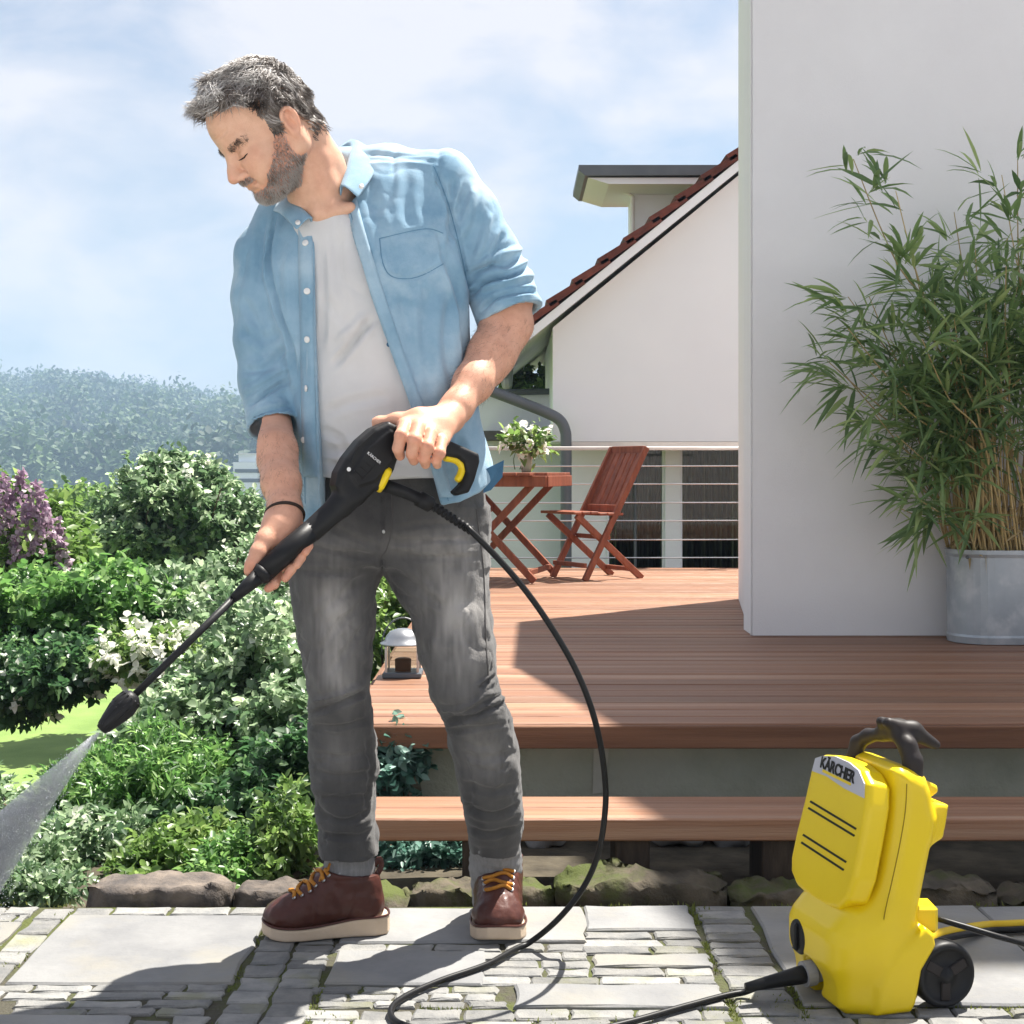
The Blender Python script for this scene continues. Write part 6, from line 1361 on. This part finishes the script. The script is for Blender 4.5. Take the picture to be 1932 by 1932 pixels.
# collar
ctop = cat([P(590, 408, 2.868), P(566, 388, 2.89), P(546, 366, 2.95), P(562, 332, 3.04), P(622, 286, 3.085), P(662, 258, 3.045), P(655, 305, 2.945), P(641, 348, 2.885)], 40)
cout = cat([P(560, 436, 2.862), P(530, 405, 2.90), P(514, 396, 2.96), P(530, 372, 3.07), P(625, 330, 3.13), P(712, 296, 3.055), P(706, 330, 2.93), P(676, 376, 2.872)], 40)
cin = cat([P(588, 420, 2.885), P(580, 405, 2.91), P(562, 395, 2.96), P(578, 360, 3.03), P(628, 320, 3.06), P(655, 306, 3.02), P(650, 340, 2.95), P(642, 372, 2.90)], 40)
v = np.concatenate([cin, ctop * .5 + cin * .5 + (ctop - ctop.mean(0)) * .02, ctop, ctop * .5 + cout * .5 + np.array((0, -.004, .006)), cout]); f = np.array([(r * 40 + k, r * 40 + k + 1, (r + 1) * 40 + k + 1, (r + 1) * 40 + k) for r in range(4) for k in range(39)])
o = mobj('collar', v, f, M['denim'], shirt, smooth=True); m = o.modifiers.new('s', 'SOLIDIFY'); m.thickness = .004; m.offset = 0; o.modifiers.new('b', 'SUBSURF').render_levels = 1
for c in (P(682, 352, 2.868), P(562, 420, 2.858)):
    v, f = lathe([(.0052, 0), (.0054, .0016), (0, .0022)], c, 12, (0, -1, .15)); mobj('button', v, f, M['button'], shirt, smooth=True)
# turned-back flap of the shirt tail at the hip
v = [P(914, 886, 2.93), P(951, 868, 2.96), P(948, 900, 2.97), P(926, 925, 2.96), P(912, 930, 2.94), P(930, 880, 2.99)]; mobj('hem_lining', v, [(0, 1, 2, 3, 4), (1, 0, 5)], M['denim_in'], shirt)

# ------------------------------------------------------------------ bracelet
a = np.linspace(0, 2 * math.pi, 30); ax = P(531, 990, 2.715) - P(531, 912, 2.79); ax /= np.linalg.norm(ax); s1 = np.cross(ax, (0, 1, 0)); s1 /= np.linalg.norm(s1); s2_ = np.cross(ax, s1)
c = P(537, 972, 2.728); v, f = tube(np.array([c + s1 * .0365 * math.cos(t) + s2_ * .0355 * math.sin(t) for t in a]), .0034, 8, False); mobj('bracelet', v, f, pmat('dark_leather_cord', (.03, .02, .015), rough=.6), man, smooth=True)

# ------------------------------------------------------------------ socks and boots
for pts, r in (([P(655, 1585, 3.09), P(660, 1640, 3.10), P(662, 1690, 3.11)], (.054, .054, .05)), ([P(934, 1575, 3.13), P(935, 1630, 3.165), P(936, 1690, 3.185)], (.056, .057, .054))):
    F_ = Field(np.min(pts, 0) - .07, np.max(pts, 0) + .07, .004); F_.chain(pts, list(r), .01); v, f = F_.mesh(); v = wob(v, f, 30, .003, 4, (1, 1, 3)); mobj('sock', v, f, M['sock'], man, smooth=True)
def boot(toe, fwd, L_, wid):
    """toe: ground point of the toe tip; fwd: direction of the toe"""
    fwd = np.array((*fwd, 0.)); fwd /= np.linalg.norm(fwd); lat = np.cross(Zd, fwd); org = np.asarray(toe) - fwd * L_ / 2; org[2] = 0
    k = L_ / .29
    def W_(a, b, z): return org + fwd * a * k + lat * b * k * wid + Zd * z * k
    def loc(v): q = v - org; return np.stack((q @ fwd, q @ lat, q[:, 2]), 1)
    out = [(.145, .0), (.142, .020), (.125, .040), (.09, .051), (.05, .052), (.0, .043), (-.06, .038), (-.11, .040), (-.138, .028), (-.145, 0), (-.138, -.028), (-.11, -.040), (-.06, -.038), (0, -.043), (.05, -.052), (.09, -.051), (.125, -.040), (.142, -.020)]
    # sole in world frame: polygon in (fwd, lat)
    F_ = Field(org - np.array((.19, .19, .01)), org + np.array((.19, .19, .06)), .0024)
    F_.slab([(a * k, b * k * wid) for a, b in out], org, fwd, lat, .001, .028 * k, .004)
    v, f = F_.mesh(); q = loc(v); lift = np.where(q[:, 0] < .02, np.clip((.02 - q[:, 0]) / .1, 0, 1) * .014, 0) * (q[:, 2] > .015); v[:, 2] += lift
    toe_up = np.clip((q[:, 0] / k - .09) / .055, 0, 1) ** 2 * .012; v[:, 2] += toe_up
    sole = mobj('boot_sole', v, f, M['sole'], man, smooth=True)
    U = Field(org - np.array((.19, .19, .0)), org + np.array((.19, .19, .20)), .0026)
    z0 = .034
    U.ball(W_(.088, 0, .050), (.052 * k, .052 * k, .034 * k), 0, M=np.stack((fwd, lat, Zd))); U.ball(W_(.085, 0, .046), (.054 * k, .047 * k * wid, .030 * k), .01, M=np.stack((fwd, lat, Zd)))
    U.chain([W_(.070, 0, .056), W_(.02, 0, .066), W_(-.03, 0, .075), W_(-.085, 0, .066)], [.040 * k * wid, .041 * k * wid, .041 * k * wid, .041 * k], .02)
    U.chain([W_(.045, 0, .078), W_(.0, 0, .104), W_(-.035, 0, .128)], [.030 * k * wid, .035 * k * wid, .040 * k * wid], .02)
    U.chain([W_(-.090, 0, .060), W_(-.082, 0, .110), W_(-.072, 0, .150)], [.040 * k, .038 * k, .040 * k], .02); U.chain([W_(-.05, 0, .10), W_(-.05, 0, .15)], [.045 * k * wid, .047 * k * wid], .02)
    nrm = fwd * .35 + Zd; nrm = Zd * 1.0 - fwd * .12; nrm /= np.linalg.norm(nrm); U.half(W_(-.05, 0, .142), nrm)
    U.half(org + Zd * .024, -Zd)
    v, f = U.mesh(); N_ = vnormals(v, f); q = loc(v) / k
    # seams pressed in: toe cap edge, heel counter
    def groove(dist, w, d): return -d * np.exp(-(dist / w) ** 2)
    h = groove(np.abs(q[:, 0] - .050 + .5 * np.abs(q[:, 1])) , .003, .0016) * (q[:, 2] > .03) + groove(np.abs(q[:, 0] + .062 + (q[:, 2] - .09) * .35), .003, .0014) + groove(np.abs(q[:, 2] - .132), .003, .0012)
    v = v + N_ * h[:, None]; v = wob(v, f, 55, .0022, 8); up = mobj('boot', v, f, M['boot'], man, smooth=True)
    bb = BVHTree.FromPolygons([tuple(a) for a in v], [tuple(a) for a in f])
    # welt
    wl_ = [W_(a * .985, b * .97, .031 + (.013 * min(1, max(0, (.02 - a) / .1)) if a < .02 else 0) + (.010 * max(0, (a - .09) / .055) ** 2)) for a, b in out]; v, f = tube(cat(wl_ + wl_[:1], 70), .0026, 6, False); mobj('welt', v, f, M['boot'], up)
    # laces: rungs over the tongue and a bow
    dd = Vector((-(Zd * .9 + fwd * .5)).tolist()).normalized()
    for i, a in enumerate(np.linspace(.056, -.034, 7)):
        pts = []
        for b in np.linspace(-1, 1, 11):
            hw = .028 + .0015 * i; z = .078 + (.036 - a) * .78
            o_ = W_(a + .30 * .02 * math.sin(b * 3) * (1 if i % 2 else -1), b * hw / wid, z) - np.array(dd) * .08
            h_ = bb.ray_cast(Vector(o_), dd)
            if h_[0] is not None: pts.append(np.array(h_[0]) + np.array(h_[1]) * .0022)
        if len(pts) > 4:
            v, f = tube(cat(pts, 20), .0042, 7); mobj('lace', v, f, M['lace'], up, smooth=True)
            for e in (pts[0], pts[-1]): v, f = lathe([(.0045, -.002), (.0045, .0012), (.002, .0016)], e, 10, tuple(Zd * .6 + fwd * .5)); mobj('eyelet', v, f, M['steel'], up)
    top_ = W_(-.030, 0, .160)
    for s in (-1, 1):
        v, f = tube(cat([top_, top_ + lat * s * .022 + Zd * .006 + fwd * .02, top_ + lat * s * .036 + fwd * .026 - Zd * .004, top_ + lat * s * .020 + fwd * .030 - Zd * .010, top_ + fwd * .012], 18), .0028, 7); mobj('lace', v, f, M['lace'], up, smooth=True)
        v, f = tube(cat([top_ + fwd * .01, top_ + lat * s * .018 + fwd * .034 - Zd * .012, top_ + lat * s * .030 + fwd * .044 - Zd * .030], 10), .0026, 7); mobj('lace', v, f, M['lace'], up, smooth=True)
    v, f = tube(cat([W_(-.112, 0, .125), W_(-.125, .0, .148), W_(-.120, 0, .165), W_(-.108, 0, .150)], 12), .0035, 6, flat=2.0); mobj('pull_loop', v, f, M['boot'], up)
tA = P(493, 1768, 3.05); boot((tA[0] - .0, 3.055, 0), (-.975, -.16), .275, 1.05)
tB = P(939, 1784, 3.0); boot((tB[0] + .002, 3.00, 0), (.02, -1.0), .285, 1.20)
# ------------------------------------------------------------------ hair on the forearms
def arm_hair(vv, ff, ok, n, dvec):
    N_ = vnormals(vv, ff); c = np.where(ok(px_of(vv)))[0]; k = rng.choice(c, n); r = vv[k]; nn_ = N_[k]
    me = strands('arm_hair', r, nn_ * .35 + np.asarray(dvec) + rng.normal(size=(n, 3)) * .35, rng.uniform(.008, .016, n), np.full(n, .00022), nn_ * -.2, M['beard'], np.clip(.2 + .1 * rng.normal(size=n), 0, 1), 3, 2, curl=np.full(n, .1))
    link('arm_hair', me, M['beard'], man)
arm_hair(rv, rfc, lambda p: (p[:, 1] > 808) & (p[:, 1] < 958), 1500, (.1, -.4, -.9))
arm_hair(lv, lfc, lambda p: (p[:, 1] > 600) & (p[:, 1] < 765) & (p[:, 0] > 850), 1700, (-.5, -.5, -.6))
# ================================================================== haze
hz_ = mobj('haze', *box((-150, 690, 44), (1500, 1430, 130)), None); tag(hz_, kind='stuff')
hm = bpy.data.materials.new('haze_air'); hm.use_nodes = True; nt = hm.node_tree; nt.nodes.clear()
o_ = nt.nodes.new('ShaderNodeOutputMaterial'); pv = nt.nodes.new('ShaderNodeVolumePrincipled'); pv.inputs['Color'].default_value = (.40, .55, .76, 1); pv.inputs['Density'].default_value = .00080; pv.inputs['Anisotropy'].default_value = 0.0
nt.links.new(pv.outputs[0], o_.inputs['Volume']); hz_.data.materials.append(hm)
hz_.visible_shadow = True
